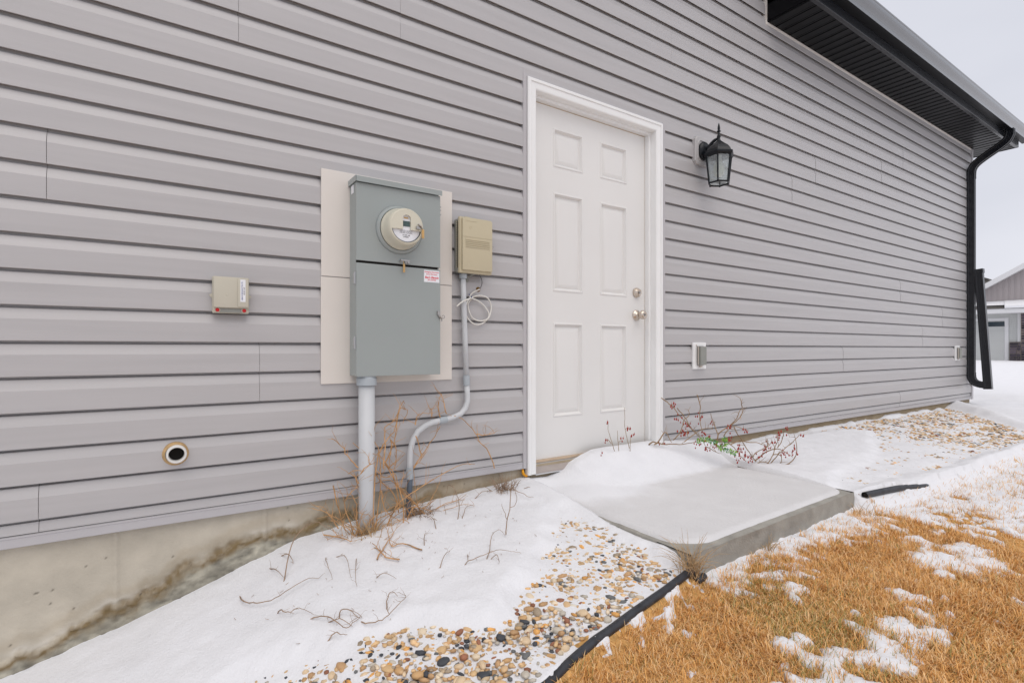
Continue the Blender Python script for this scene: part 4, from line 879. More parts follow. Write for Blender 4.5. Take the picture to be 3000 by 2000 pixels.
for i, (x_, y_, s_, zn) in enumerate(cand):
    z_ = T(x_, y_) + (.004 if zn == 0 else .006) + s_ * .02 + rs.uniform(-.004, .005); rz = rs.uniform(0, 6.28)
    if i < 300:
        o = bpy.data.objects.new('stone', stone_me[rs.randint(10)]); COL.objects.link(o); o.parent = bed; o.location = (x_, y_, z_)
        o.rotation_euler = (rs.uniform(-.25, .25), rs.uniform(-.25, .25), rz); o.scale = (s_,) * 3
    else:
        V, F = (hi if s_ > .02 and zn == 0 else lo)[rs.randint(10)]
        c_, n_ = math.cos(rz), math.sin(rz); W_ = V * s_; mV.append(np.stack([W_[:, 0] * c_ - W_[:, 1] * n_ + x_, W_[:, 0] * n_ + W_[:, 1] * c_ + y_, W_[:, 2] + z_], -1))
        mF.append(F + base); base += len(V); mC.append(np.tile(TC[rs.choice(12, p=PW_)] * rs.uniform(.8, 1.2), (len(V), 1)))
gravel = np_mesh('gravel', np.concatenate(mV), None, M['stones'], parent=bed, colors=np.clip(np.concatenate(mC), 0, 1), F3=np.concatenate(mF)); gravel['kind'] = 'stuff'

# ---------------------------------------------------------------- dry grass
def grass_blades(N, x0, x1, y0, y1, seed, hmin=.014, hmax=.048, w=.0010):
    r = np.random.RandomState(seed); x = r.uniform(x0, x1, N); y = r.uniform(y0, y1, N)
    lim = np.interp(x, YEX, YEY) - .022
    k = y < lim; x, y = x[k], y[k]
    cv = lawn_cover(x, y); dens = np.where(cv > .35, .16 + .16 * sstep(2.8, 4.0, x), np.where(cv > 0, .6, 1.0)); dens = dens * (.45 + .55 * sstep(.36, .52, fbm(x * 13, y * 13, 3, 75))); k = r.rand(len(x)) < dens; x, y, cv = x[k], y[k], cv[k]
    n = len(x); z = TT(x, y) - .002
    fl = fbm(x * 4, y * 4, 3, 71) * 12.0; ang = fl + r.uniform(-2.6, 2.6, n)
    L = r.uniform(hmin, hmax, n) * (.75 + .5 * fbm(x * 7, y * 7, 3, 72)) * np.where(cv > 0, 1.05, 1.0); lean = np.clip(r.normal(1.05, .35, n), .2, 1.5)
    lean = np.where(cv > 0, lean * .6, lean)
    dx, dy = np.cos(ang), np.sin(ang); px, py = -dy, dx; ww = w * r.uniform(.7, 1.5, n)
    rows = []; cx, cy, cz = x.copy(), y.copy(), z.copy(); pts = [(cx, cy, cz)]
    for i, f in enumerate((.35, .35, .30)):
        a = lean * (.55 + .35 * i) + r.normal(0, .08, n); cx = cx + dx * np.sin(a) * L * f + r.normal(0, .0015, n); cy = cy + dy * np.sin(a) * L * f; cz = cz + np.cos(a) * L * f
        pts.append((cx, cy, np.maximum(cz, z + .004)))
    V = np.zeros((n, 7, 3)); wid = [1, .9, .6]
    for i in range(3):
        for s_, j in ((-1, 0), (1, 1)):
            V[:, 2 * i + j, 0] = pts[i][0] + s_ * px * ww * wid[i]; V[:, 2 * i + j, 1] = pts[i][1] + s_ * py * ww * wid[i]; V[:, 2 * i + j, 2] = pts[i][2]
    for a in range(3): V[:, 6, a] = pts[3][a]
    b0 = (np.arange(n) * 7)[:, None]
    F4 = np.concatenate([b0 + np.array([[0, 1, 3, 2]]), b0 + np.array([[2, 3, 5, 4]])]); F3 = b0 + np.array([[4, 5, 6]])
    t1 = r.rand(n)[:, None]; big = fbm(x * 2.2, y * 2.2, 3, 73)[:, None]; cA = np.array([.80, .44, .15]); cB = np.array([.88, .60, .31]); cC = np.array([.66, .33, .10]); cD = np.array([.34, .30, .10])
    C = np.where(t1 < .42, cA, np.where(t1 < .78, cB, cC)) * r.uniform(.85, 1.15, (n, 1))
    green = ((r.rand(n)[:, None] < (.33 * sstep(.40, .58, big) * (1 - sstep(1.6, 2.3, x[:, None])) + .04))); C = np.where(green, cD, C)
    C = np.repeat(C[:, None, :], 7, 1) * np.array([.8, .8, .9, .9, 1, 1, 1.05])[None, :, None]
    return V.reshape(-1, 3), F4, F3, np.clip(C.reshape(-1, 3), 0, 1)
GV = []; G4 = []; G3 = []; GC = []; off = 0
for args in ((215000, .0, 3.2, -2.15, -1.04, 1), (52000, 3.2, 5.2, -2.6, -1.04, 2), (42000, 5.2, 12, -3.6, -1.04, 3, .04, .08, .0016), (14000, -1.2, 0.6, -2.3, -1.2, 4)):
    V, a, c3_, C = grass_blades(args[0], *args[1:]); GV.append(V); G4.append(a + off); G3.append(c3_ + off); GC.append(C); off += len(V)
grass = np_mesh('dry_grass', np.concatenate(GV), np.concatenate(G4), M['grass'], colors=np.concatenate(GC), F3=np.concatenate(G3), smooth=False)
props(grass, 'golden dry lawn grass poking through patches of snow', 'grass', kind='stuff')

# ---------------------------------------------------------------- tufts and twigs
def tuft(name, label, x_, y_, n, length, lean, matl, seed, rad=.02, z_=None, w=.0011):
    r = random.Random(seed); z0 = z_ if z_ is not None else T(x_, y_); b = MB()
    for i in range(n):
        a = r.uniform(0, 6.283); le = r.uniform(.25, 1) * lean; L = length * r.uniform(.5, 1.1); bx, by_ = x_ + r.gauss(0, rad), y_ + r.gauss(0, rad); pts = [(bx, by_, z0)]
        for k in range(4):
            th = le * (.5 + .35 * k); q = pts[-1]; pts.append((q[0] + math.cos(a) * math.sin(th) * L / 4, q[1] + math.sin(a) * math.sin(th) * L / 4, max(q[2] + math.cos(th) * L / 4, z0 + .01)))
            a += r.gauss(0, .15)
        b.tube(pts, [w, w, w * .9, w * .7, w * .3], n=3, cap=False)
    o = b.build(name, matl, smooth='all'); return props(o, label, 'grass tuft')
M['straw'] = mat('straw', (0.52, 0.36, 0.20), 0.7, 0.3, var=0.3, vscale=50)
tuft('grass_tuft', 'fan of long straw-coloured grass hanging over the near slab corner', 1.605, -1.098, 85, .17, 1.2, M['straw'], 5, .018)
tuft('grass_tuft', 'small straw tuft leaning on the front face of the slab', 2.16, -1.065, 30, .085, 1.2, M['straw'], 6, .015)
tuft('grass_tuft', 'sparse straw tuft at the far front corner of the slab', 3.02, -1.075, 26, .09, 1.2, M['straw'], 8, .03)
tuft('grass_tuft', 'matted brown plant remains by the wall left of the door', 1.445, -.085, 90, .11, 1.5, M['twig2'], 9, .03, z_=.262, w=.0016)
tuft('grass_tuft', 'matted brown plant remains beside the bent thin conduit', .98, -.10, 80, .09, 1.5, M['twig2'], 10, .03, z_=.225, w=.0016)
tuft('grass_tuft', 'matted straw at the foot of the thick grey conduit', .72, -.145, 90, .13, 1.3, M['straw'], 12, .035, z_=.185, w=.0014)
rt = random.Random(21)
def wiggle(pts, amp, k=3):
    P = smooth_path(pts, k); return [(x_ + rt.gauss(0, amp), y_ + rt.gauss(0, amp), z_ + rt.gauss(0, amp)) for x_, y_, z_ in P]
def stem(b, pts, r0, r1, amp=.0012, side=0, sl=.07, k=3, up=0.3):
    P = wiggle(pts, amp, k); n = len(P); b.tube(P, [r0 + (r1 - r0) * i / (n - 1) for i in range(n)], n=5, cap=False)
    for j in range(side):
        i = rt.randrange(max(1, n // 4), n); q = Vector(P[i]); d = Vector((rt.uniform(-1, 1), rt.uniform(-.5, .5), rt.uniform(-.3, 1) + up)).normalized(); L = sl * rt.uniform(.4, 1.2); tp = [q]
        for s_ in range(4): d = (d + Vector((rt.gauss(0, .28), rt.gauss(0, .2), rt.gauss(0, .28)))).normalized(); tp.append(tp[-1] + d * L / 4)
        b.tube([v[:] for v in tp], [r1 * .9, r1 * .8, r1 * .7, r1 * .55, r1 * .35], n=4, cap=False)
SS = [[(0.745,-0.114,0.154),(0.757,-0.114,0.34),(0.769,-0.114,0.503),(0.8,-0.114,0.58),(0.828,-0.114,0.615),(0.853,-0.114,0.647),(0.873,-0.114,0.732),(0.898,-0.114,0.73),(0.911,-0.114,0.72),(0.888,-0.114,0.668)],[(0.768,-0.103,0.193),(0.782,-0.103,0.333),(0.792,-0.103,0.379),(0.787,-0.103,0.541),(0.763,-0.103,0.601),(0.762,-0.103,0.639)],[(0.688,-0.098,0.17),(0.661,-0.098,0.259),(0.638,-0.098,0.328),(0.642,-0.098,0.364),(0.67,-0.098,0.396),(0.691,-0.098,0.407)],[(0.702,-0.085,0.164),(0.692,-0.085,0.296),(0.688,-0.085,0.344),(0.669,-0.085,0.38)],[(0.882,-0.103,0.292),(0.852,-0.103,0.438),(0.832,-0.103,0.474),(0.782,-0.103,0.537),(0.777,-0.103,0.547)],[(0.818,-0.087,0.497),(0.838,-0.087,0.533),(0.863,-0.087,0.598),(0.873,-0.087,0.68),(0.899,-0.087,0.762),(0.909,-0.087,0.752)],[(0.783,-0.167,0.488),(0.788,-0.167,0.589),(0.788,-0.167,0.663),(0.827,-0.167,0.688),(0.852,-0.167,0.743)],[(0.934,-0.128,0.466),(0.965,-0.128,0.506),(1.003,-0.128,0.551),(1.041,-0.128,0.597),(1.063,-0.128,0.641)],[(0.884,-0.085,0.263),(0.859,-0.085,0.35),(0.808,-0.085,0.406),(0.774,-0.085,0.454),(0.73,-0.085,0.507),(0.702,-0.085,0.571),(0.674,-0.085,0.598)],[(0.689,-0.112,0.494),(0.661,-0.112,0.529),(0.634,-0.112,0.56),(0.629,-0.112,0.583),(0.58,-0.112,0.631)],[(0.993,-0.089,0.245),(0.929,-0.089,0.325),(0.888,-0.089,0.371),(0.837,-0.089,0.417),(0.773,-0.089,0.412)],[(0.875,-0.16,0.222),(0.87,-0.16,0.333),(0.85,-0.16,0.402),(0.83,-0.16,0.461),(0.791,-0.16,0.448),(0.753,-0.16,0.481)],[(1.046,-0.128,0.166),(1.03,-0.128,0.209),(0.976,-0.128,0.263),(0.939,-0.128,0.309),(0.893,-0.128,0.369),(0.842,-0.128,0.401)],[(0.8,-0.148,0.224),(0.835,-0.148,0.297),(0.864,-0.148,0.33),(0.941,-0.148,0.371),(0.999,-0.148,0.397),(1.075,-0.148,0.431),(1.172,-0.148,0.455),(1.236,-0.148,0.449)],[(1.401,-0.06,0.394),(1.368,-0.06,0.48),(1.324,-0.06,0.529),(1.293,-0.06,0.581),(1.231,-0.06,0.645),(1.177,-0.06,0.673),(1.148,-0.06,0.67)],[(1.299,-0.06,0.572),(1.349,-0.06,0.567),(1.401,-0.06,0.571)],[(1.096,-0.06,0.676),(1.09,-0.06,0.723),(1.102,-0.06,0.78)],[(1.13,-0.06,0.684),(1.119,-0.06,0.742),(1.102,-0.06,0.785)],[(0.932,-0.145,0.658),(0.942,-0.145,0.691),(0.958,-0.145,0.715)],[(0.843,-0.088,0.596),(0.868,-0.088,0.549),(0.863,-0.088,0.491),(0.858,-0.088,0.463)],[(0.842,-0.101,0.593),(0.837,-0.101,0.535),(0.832,-0.101,0.473)],[(0.938,-0.156,0.611),(0.953,-0.156,0.541),(0.964,-0.156,0.511),(0.927,-0.156,0.472)],[(1.038,-0.098,0.684),(1.038,-0.098,0.715),(1.027,-0.098,0.72)],[(0.594,-0.158,0.266),(0.555,-0.158,0.335)],[(0.584,-0.114,0.435),(0.602,-0.114,0.356),(0.62,-0.114,0.289),(0.647,-0.114,0.225),(0.683,-0.114,0.172)],[(0.772,-0.159,0.394),(0.782,-0.159,0.337),(0.806,-0.159,0.291),(0.86,-0.159,0.248)],[(0.68,-0.17,0.483),(0.707,-0.17,0.507),(0.745,-0.17,0.521)],[(0.7,-0.092,0.33),(0.743,-0.092,0.348),(0.762,-0.092,0.419),(0.772,-0.092,0.456)],[(0.681,-0.151,0.438),(0.663,-0.151,0.468),(0.638,-0.151,0.487)],[(0.737,-0.151,0.167),(0.751,-0.151,0.257),(0.794,-0.151,0.282),(0.863,-0.151,0.312)],[(0.732,-0.082,0.147),(0.741,-0.082,0.263),(0.708,-0.082,0.387),(0.698,-0.082,0.407)],[(0.816,-0.091,0.498),(0.887,-0.091,0.362),(0.95,-0.091,0.298),(0.971,-0.091,0.279)],[(0.886,-0.144,0.216),(0.917,-0.144,0.282),(0.948,-0.144,0.292),(1.017,-0.144,0.26)],[(0.736,-0.461,0.212),(0.699,-0.412,0.212),(0.699,-0.34,0.218),(0.696,-0.273,0.223)],[(0.834,-0.448,0.221),(0.792,-0.354,0.226),(0.749,-0.347,0.222),(0.775,-0.23,0.234)],[(0.562,-0.065,0.223),(0.616,-0.16,0.223),(0.632,-0.209,0.221)],[(0.667,-0.407,0.209),(0.731,-0.323,0.222),(0.796,-0.247,0.235)],]
dsh = thing('dead_shrub', 'leafless tan shrub tangled around the grey conduits', 'shrub', (.8, -.12, .2)); p = at(dsh)
for q in SS:
    b = MB(); stem(b, q, .0030, .0013, .0016, side=5, sl=.085); p(b.build('stem', M['twig'], smooth='all'))
for i in range(26):
    bx = rt.choice([(.70, -.13), (.76, -.13), (.93, -.10), (.98, -.1)]); a = rt.uniform(0, 6.28); L = rt.uniform(.10, .30); d = Vector((math.cos(a) * .8, -abs(math.sin(a)) * .45, rt.uniform(.2, 1.2))).normalized(); q = [Vector((bx[0] + rt.gauss(0, .02), bx[1] + rt.gauss(0, .015), .20))]
    for s_ in range(5): d = (d + Vector((rt.gauss(0, .22), rt.gauss(0, .12), rt.gauss(0, .2) - .04))).normalized(); q.append(q[-1] + d * L / 5)
    b = MB(); stem(b, [v[:] for v in q], .0020, .0009, .001, side=3, sl=.06); p(b.build('stem', M['twig'], smooth='all'))
TW = [[(0.228,-0.201,0.119),(0.231,-0.29,0.113),(0.254,-0.338,0.116),(0.291,-0.374,0.124),(0.336,-0.383,0.137),(0.391,-0.371,0.157),(0.435,-0.365,0.174),(0.462,-0.387,0.182)],[(0.363,-0.285,0.154),(0.401,-0.177,0.176),(0.455,-0.097,0.203),(0.53,-0.049,0.22),(0.566,-0.07,0.223),(0.633,-0.164,0.225)],[(0.341,-0.113,0.16),(0.352,-0.202,0.157),(0.368,-0.257,0.158)],[(0.389,-0.073,0.18),(0.409,-0.132,0.183),(0.415,-0.198,0.18)],[(0.527,-0.228,0.205),(0.506,-0.324,0.194),(0.5,-0.431,0.185)],[(0.552,-0.25,0.207),(0.575,-0.309,0.205),(0.566,-0.393,0.197),(0.556,-0.453,0.191)],[(0.622,-0.311,0.211),(0.573,-0.451,0.193),(0.556,-0.526,0.185)],[(0.7,-0.273,0.223),(0.699,-0.394,0.213),(0.732,-0.467,0.211)],[(0.63,-0.5,0.197),(0.651,-0.527,0.198),(0.684,-0.569,0.198)],[(0.311,-0.44,0.115),(0.324,-0.46,0.117),(0.327,-0.488,0.116),(0.343,-0.511,0.119),(0.363,-0.507,0.126),(0.383,-0.529,0.132),(0.402,-0.57,0.135)],[(0.385,-0.565,0.13),(0.408,-0.598,0.135),(0.43,-0.635,0.141),(0.445,-0.685,0.142),(0.463,-0.719,0.146),(0.485,-0.712,0.15),(0.512,-0.704,0.155),(0.494,-0.64,0.157)],[(0.43,-0.635,0.141),(0.454,-0.681,0.146),(0.485,-0.712,0.15)],[(0.413,-0.697,0.129),(0.432,-0.706,0.136),(0.445,-0.727,0.139),(0.465,-0.726,0.146)],[(0.459,-0.656,0.15),(0.468,-0.647,0.153),(0.49,-0.669,0.155),(0.5,-0.702,0.153),(0.512,-0.704,0.155)],[(0.512,-0.704,0.155),(0.52,-0.73,0.154),(0.544,-0.746,0.156),(0.575,-0.752,0.16),(0.61,-0.736,0.166),(0.649,-0.717,0.172),(0.665,-0.694,0.176),(0.662,-0.661,0.178)],[(0.595,-0.707,0.166),(0.613,-0.67,0.171),(0.634,-0.651,0.176),(0.648,-0.668,0.176)],[(0.596,-0.741,0.163),(0.598,-0.701,0.167)],[(0.918,-0.629,0.207),(0.935,-0.632,0.208),(0.953,-0.638,0.208),(0.982,-0.641,0.21),(1.007,-0.642,0.211),(1.035,-0.638,0.213),(1.063,-0.634,0.215),(1.088,-0.652,0.215),(1.113,-0.669,0.216),(1.137,-0.683,0.216)],[(1.007,-0.642,0.211),(1.038,-0.613,0.215),(1.092,-0.537,0.225),(1.129,-0.502,0.23),(1.167,-0.481,0.234),(1.167,-0.521,0.231)],[(1.02,-0.647,0.211),(1.033,-0.663,0.211),(1.03,-0.687,0.209),(1.021,-0.706,0.207)],[(0.836,-0.595,0.205),(0.871,-0.565,0.209),(0.916,-0.523,0.215)],[(1.081,-0.269,0.246),(1.111,-0.23,0.251),(1.134,-0.168,0.257),(1.157,-0.081,0.266),(1.166,0.013,0.274),(1.16,0.1,0.28),(1.144,0.154,0.284)],[(1.098,-0.276,0.246),(1.145,-0.225,0.253),(1.206,-0.179,0.261)],[(0.959,-0.311,0.235),(0.973,-0.261,0.239),(0.98,-0.194,0.245),(0.981,-0.139,0.25)],[(0.858,-0.412,0.221),(0.877,-0.373,0.225),(0.907,-0.332,0.23)],[(0.937,-0.623,0.208),(0.963,-0.576,0.214)],[(1.257,-0.108,0.27),(1.312,-0.092,0.276),(1.375,-0.092,0.281)],[(1.436,-0.084,0.286),(1.448,-0.147,0.282),(1.463,-0.221,0.277),(1.47,-0.265,0.274),(1.5,-0.265,0.276)]]
def on_snow(pts, lift=.004):
    A_ = np.array([(q[0], q[1]) for q in pts]); s_ = snow_top(A_[:, 0], np.minimum(A_[:, 1], -.012)); return [(q[0], min(q[1], -.012), float(z_) + lift) for q, z_ in zip(pts, s_)]
groups = [((0, 1, 2, 3), 'long curved bare twigs lying on the snow left of the thick conduit', .0021), ((4, 5, 6, 7, 8), 'short bare shoots sticking from the snow below the thick conduit', .0015),
          ((9, 10, 11, 12, 13, 14, 15, 16), 'crooked grey branch with a hooked tip lying low on the snow near the stones', .0019), ((17, 18, 19, 20, 25), 'thin forked twig lying on the snow halfway to the slab', .0016),
          ((21, 22, 23, 24), 'bent brown shoots arching from the snow under the thin conduit', .0018), ((26, 27), 'crooked stems trailing from the plant remains left of the door', .0020)]
for ids, lab, rr in groups:
    first = on_snow(TW[ids[0]])[0]; t = thing('snow_twig', lab, 'twig', first); p = at(t)
    for i in ids:
        q = on_snow(TW[i], .003); n = len(q)
        q = [(x_, y_, z_ + .014 * math.sin(math.pi * j / max(n - 1, 1)) + .004) for j, (x_, y_, z_) in enumerate(q)]
        if i in (1, 21): q = [(x_, y_, z_ + .05 * math.sin(math.pi * j / (n - 1))) for j, (x_, y_, z_) in enumerate(q)]
        q[0] = (q[0][0], q[0][1], q[0][2] - .012)
        b = MB(); stem(b, q, rr * 1.1, rr * .35, .0009, side=3 + (3 if i in (10, 14, 9) else 0), sl=.035, up=0); p(b.build('twig', M['twig2'], smooth='all'))
t = thing('snow_twig', 'upright forked shoot standing in the snow left of the slab', 'twig', (1.172, -.524, .23)); p = at(t)
z0 = .235; b = MB(); stem(b, [(1.172, -.524, z0), (1.178, -.52, z0 + .055), (1.195, -.515, z0 + .10), (1.205, -.51, z0 + .175), (1.212, -.51, z0 + .20)], .0024, .0012); p(b.build('twig', M['twig2'], smooth='all'))
b = MB(); stem(b, [(1.196, -.515, z0 + .108), (1.225, -.51, z0 + .112), (1.235, -.51, z0 + .145), (1.222, -.51, z0 + .178)], .0014, .0008); stem(b, [(1.180, -.52, z0 + .06), (1.165, -.515, z0 + .10), (1.158, -.51, z0 + .125)], .0014, .0008); p(b.build('twig', M['twig2'], smooth='all'))
# litter specks on the snow
b = MB()
for i in range(60):
    x_, y_ = rt.uniform(.2, 1.3), rt.uniform(-.75, -.25)
    q = on_snow([(x_, y_)], .002)[0]; a = rt.uniform(0, 3.14); L = rt.uniform(.004, .014); b.tube([q, (q[0] + math.cos(a) * L, q[1] + math.sin(a) * L, q[2] + rt.uniform(0, .004))], .0007, n=4)
o = b.build('plant_litter', M['twig2']); props(o, 'scattered bits of plant litter on the snow', kind='stuff')

# berry shrub
BR = [[(2.524,-0.124,0.408),(2.547,-0.137,0.423),(2.576,-0.153,0.477),(2.596,-0.164,0.474),(2.609,-0.171,0.445),(2.622,-0.178,0.416)],[(2.513,-0.093,0.403),(2.533,-0.105,0.421),(2.562,-0.121,0.413),(2.599,-0.141,0.404),(2.646,-0.167,0.406),(2.698,-0.195,0.402),(2.75,-0.224,0.41),(2.804,-0.253,0.421)],[(2.641,-0.178,0.434),(2.672,-0.195,0.469),(2.69,-0.205,0.512),(2.695,-0.208,0.546),(2.719,-0.221,0.575),(2.729,-0.226,0.592),(2.725,-0.224,0.615)],[(2.584,-0.128,0.693),(2.617,-0.146,0.667),(2.649,-0.164,0.638),(2.673,-0.177,0.603),(2.696,-0.189,0.573),(2.728,-0.207,0.538),(2.754,-0.221,0.497),(2.786,-0.239,0.461),(2.813,-0.254,0.432),(2.834,-0.265,0.39)],[(2.677,-0.177,0.629),(2.703,-0.192,0.59),(2.729,-0.206,0.555),(2.745,-0.215,0.52),(2.771,-0.229,0.485),(2.808,-0.25,0.449)],[(2.755,-0.265,0.715),(2.766,-0.271,0.675),(2.772,-0.275,0.64),(2.769,-0.273,0.594),(2.771,-0.274,0.548),(2.779,-0.278,0.513),(2.787,-0.283,0.484)],[(2.677,-0.226,0.424),(2.718,-0.249,0.457),(2.77,-0.278,0.497),(2.812,-0.301,0.505),(2.839,-0.315,0.501)],[(2.912,-0.29,0.392),(2.921,-0.294,0.433),(2.926,-0.297,0.459),(2.961,-0.316,0.491),(2.999,-0.337,0.52),(3.031,-0.355,0.561),(3.047,-0.364,0.608),(3.077,-0.38,0.622)],[(3.04,-0.387,0.628),(3.035,-0.384,0.652),(3.029,-0.381,0.69)],[(2.886,-0.322,0.463),(2.87,-0.313,0.51),(2.854,-0.304,0.557),(2.844,-0.298,0.598)],[(2.959,-0.363,0.521),(2.995,-0.384,0.555),(3.017,-0.396,0.584),(3.022,-0.399,0.619)],[(2.965,-0.306,0.442),(2.987,-0.318,0.477),(3.02,-0.336,0.506),(3.068,-0.363,0.494),(3.112,-0.387,0.475)],[(2.99,-0.362,0.506),(3.012,-0.374,0.459),(3.033,-0.386,0.424),(3.06,-0.4,0.376),(3.092,-0.418,0.323),(3.119,-0.433,0.287)],[(2.854,-0.258,0.381),(2.886,-0.275,0.363),(2.923,-0.296,0.339)],[(2.969,-0.35,0.395),(3.022,-0.379,0.418),(3.066,-0.403,0.411),(3.119,-0.432,0.407),(3.162,-0.456,0.392),(3.184,-0.468,0.374)],[(2.937,-0.319,0.441),(2.969,-0.337,0.405),(3.001,-0.355,0.375),(3.034,-0.372,0.328),(3.071,-0.393,0.286)],[(3.134,-0.467,0.245),(3.182,-0.493,0.246),(3.236,-0.523,0.257),(3.285,-0.55,0.276),(3.317,-0.567,0.305),(3.331,-0.575,0.34),(3.331,-0.575,0.387),(3.322,-0.57,0.44)],[(3.119,-0.42,0.258),(3.152,-0.438,0.281),(3.195,-0.461,0.277),(3.238,-0.485,0.258),(3.271,-0.503,0.258)],[(3.141,-0.413,0.287),(3.174,-0.431,0.316),(3.212,-0.452,0.345),(3.255,-0.476,0.359),(3.288,-0.494,0.355),(3.327,-0.515,0.33),(3.36,-0.533,0.306)],[(3.171,-0.457,0.238),(3.198,-0.472,0.285),(3.22,-0.484,0.325),(3.23,-0.49,0.372),(3.247,-0.499,0.408),(3.247,-0.499,0.455)],[(3.208,-0.46,0.252),(3.241,-0.478,0.292),(3.274,-0.496,0.333),(3.312,-0.517,0.368),(3.35,-0.538,0.403),(3.392,-0.561,0.447)],[(3.257,-0.493,0.37),(3.279,-0.505,0.405),(3.295,-0.514,0.47)],[(3.075,-0.441,0.323),(3.085,-0.447,0.346),(3.122,-0.467,0.369),(3.155,-0.485,0.385),(3.155,-0.485,0.438)],[(3.236,-0.474,0.322),(3.264,-0.49,0.327),(3.286,-0.502,0.309),(3.286,-0.502,0.279),(3.264,-0.49,0.256)],[(3.127,-0.428,0.285),(3.105,-0.416,0.315),(3.073,-0.398,0.363),(3.052,-0.386,0.404),(3.041,-0.38,0.434)],]
BC = [(2.638,-0.166,0.65,6),(2.658,-0.177,0.65,2),(2.679,-0.189,0.557,8),(2.722,-0.212,0.516,9),(2.706,-0.203,0.47,6),(2.798,-0.254,0.573,8),(2.814,-0.263,0.465,6),(2.841,-0.277,0.441,3),(2.864,-0.29,0.537,4),(2.966,-0.346,0.512,5),(3.043,-0.389,0.488,4),(3.067,-0.402,0.484,3),(3.169,-0.458,0.371,8),(3.194,-0.472,0.37,4),(3.251,-0.503,0.443,6),(3.299,-0.53,0.49,5),(3.264,-0.51,0.458,3),(3.229,-0.491,0.411,4),(3.343,-0.554,0.353,10),(3.283,-0.521,0.324,10),(3.186,-0.467,0.256,8),(3.142,-0.443,0.33,6),(3.303,-0.531,0.241,6),(3.019,-0.375,0.365,10),(3.035,-0.384,0.341,10),(3.008,-0.369,0.289,6),(3.078,-0.408,0.305,10),(2.827,-0.27,0.386,9),(2.88,-0.299,0.385,8),(2.774,-0.241,0.399,6),(2.96,-0.343,0.436,3),(2.978,-0.353,0.436,3),(2.934,-0.328,0.39,6),(2.596,-0.143,0.422,2),(2.562,-0.124,0.408,2),(3.07,-0.403,0.217,5),(3.395,-0.582,0.441,3),(2.69,-0.195,0.473,4),(3.057,-0.396,0.317,7)]
bs = thing('berry_shrub', 'bare arching shrub with red berries in the drift right of the door', 'shrub', (2.95, -.3, .35)); p = at(bs)
for i, q in enumerate(BR):
    b = MB(); r0 = .0048 if i in (0, 1, 7, 16, 18) else .0033; stem(b, q, r0, .0017, .0010, side=3, sl=.06); p(b.build('branch', M['twig3'], smooth='all'))
def berries(x_, y_, z_, n, par):
    b = MB()
    for i in range(n):
        sp = .012 + .0016 * n; cx, cy, cz = x_ + rt.gauss(0, sp * .55), y_ + rt.gauss(0, sp * .4), z_ + rt.gauss(0, sp * .6); h_ = rt.uniform(.0058, .0085); r_ = h_ * .60
        b.lathe([(0, -h_), (r_ * .7, -h_ * .6), (r_, 0), (r_ * .7, h_ * .6), (0, h_)], (cx, cy, cz), axis='z', n=6)
        b.tube([(cx, cy, cz + h_ * .9), (cx + rt.gauss(0, .003), cy, cz + .014)], .0005, n=3, cap=False)
    return b.build('berry_cluster', M['berry'], smooth='all')
for x_, y_, z_, n in BC: p(berries(x_, y_, z_, n, bs))
for x_, y_, z_ in ((2.727, -.215, .481), (3.032, -.383, .567), (2.73, -.212, .468)):
    b = MB(); b.add([(x_, y_, z_ + .02), (x_ + .008, y_ + .004, z_), (x_ + .002, y_, z_ - .026), (x_ - .008, y_ - .003, z_ - .002)], [(0, 1, 2), (0, 2, 3)]); p(b.build('withered_leaf', M['leafo']))
DS = [[(2.19,-0.12,0.432),(2.164,-0.12,0.469),(2.149,-0.12,0.503),(2.138,-0.12,0.536),(2.14,-0.12,0.574)],[(2.164,-0.12,0.48),(2.134,-0.12,0.478),(2.116,-0.12,0.463)],[(2.224,-0.12,0.431),(2.216,-0.12,0.475),(2.213,-0.12,0.522)],[(2.224,-0.12,0.453),(2.247,-0.12,0.461)],[(2.313,-0.12,0.436),(2.285,-0.12,0.491),(2.274,-0.12,0.536),(2.274,-0.12,0.591),(2.27,-0.12,0.652)],[(2.318,-0.12,0.418),(2.321,-0.12,0.465),(2.334,-0.12,0.489)],[(2.278,-0.12,0.524),(2.297,-0.12,0.528)]]
DSC = [(2.301,-0.12,0.522),(2.332,-0.12,0.486),(2.251,-0.12,0.456),(2.14,-0.12,0.574),(2.116,-0.12,0.463),(2.083,-0.12,0.403)]
ds = thing('berry_sprigs', 'few short berry sprigs poking from the drift against the door', 'shrub', (2.25, -.12, .41)); p = at(ds)
for q in DS:
    b = MB(); q2 = [(x_, y_, z_ - (.03 if j == 0 and len(q) > 2 else 0)) for j, (x_, y_, z_) in enumerate(q)]; stem(b, q2, .0019, .0010, .0006, side=0); p(b.build('branch', M['twig3'], smooth='all'))
for (x_, y_, z_), n in zip(DSC, (6, 4, 3, 2, 3, 2)): p(berries(x_, y_, z_, n, ds))
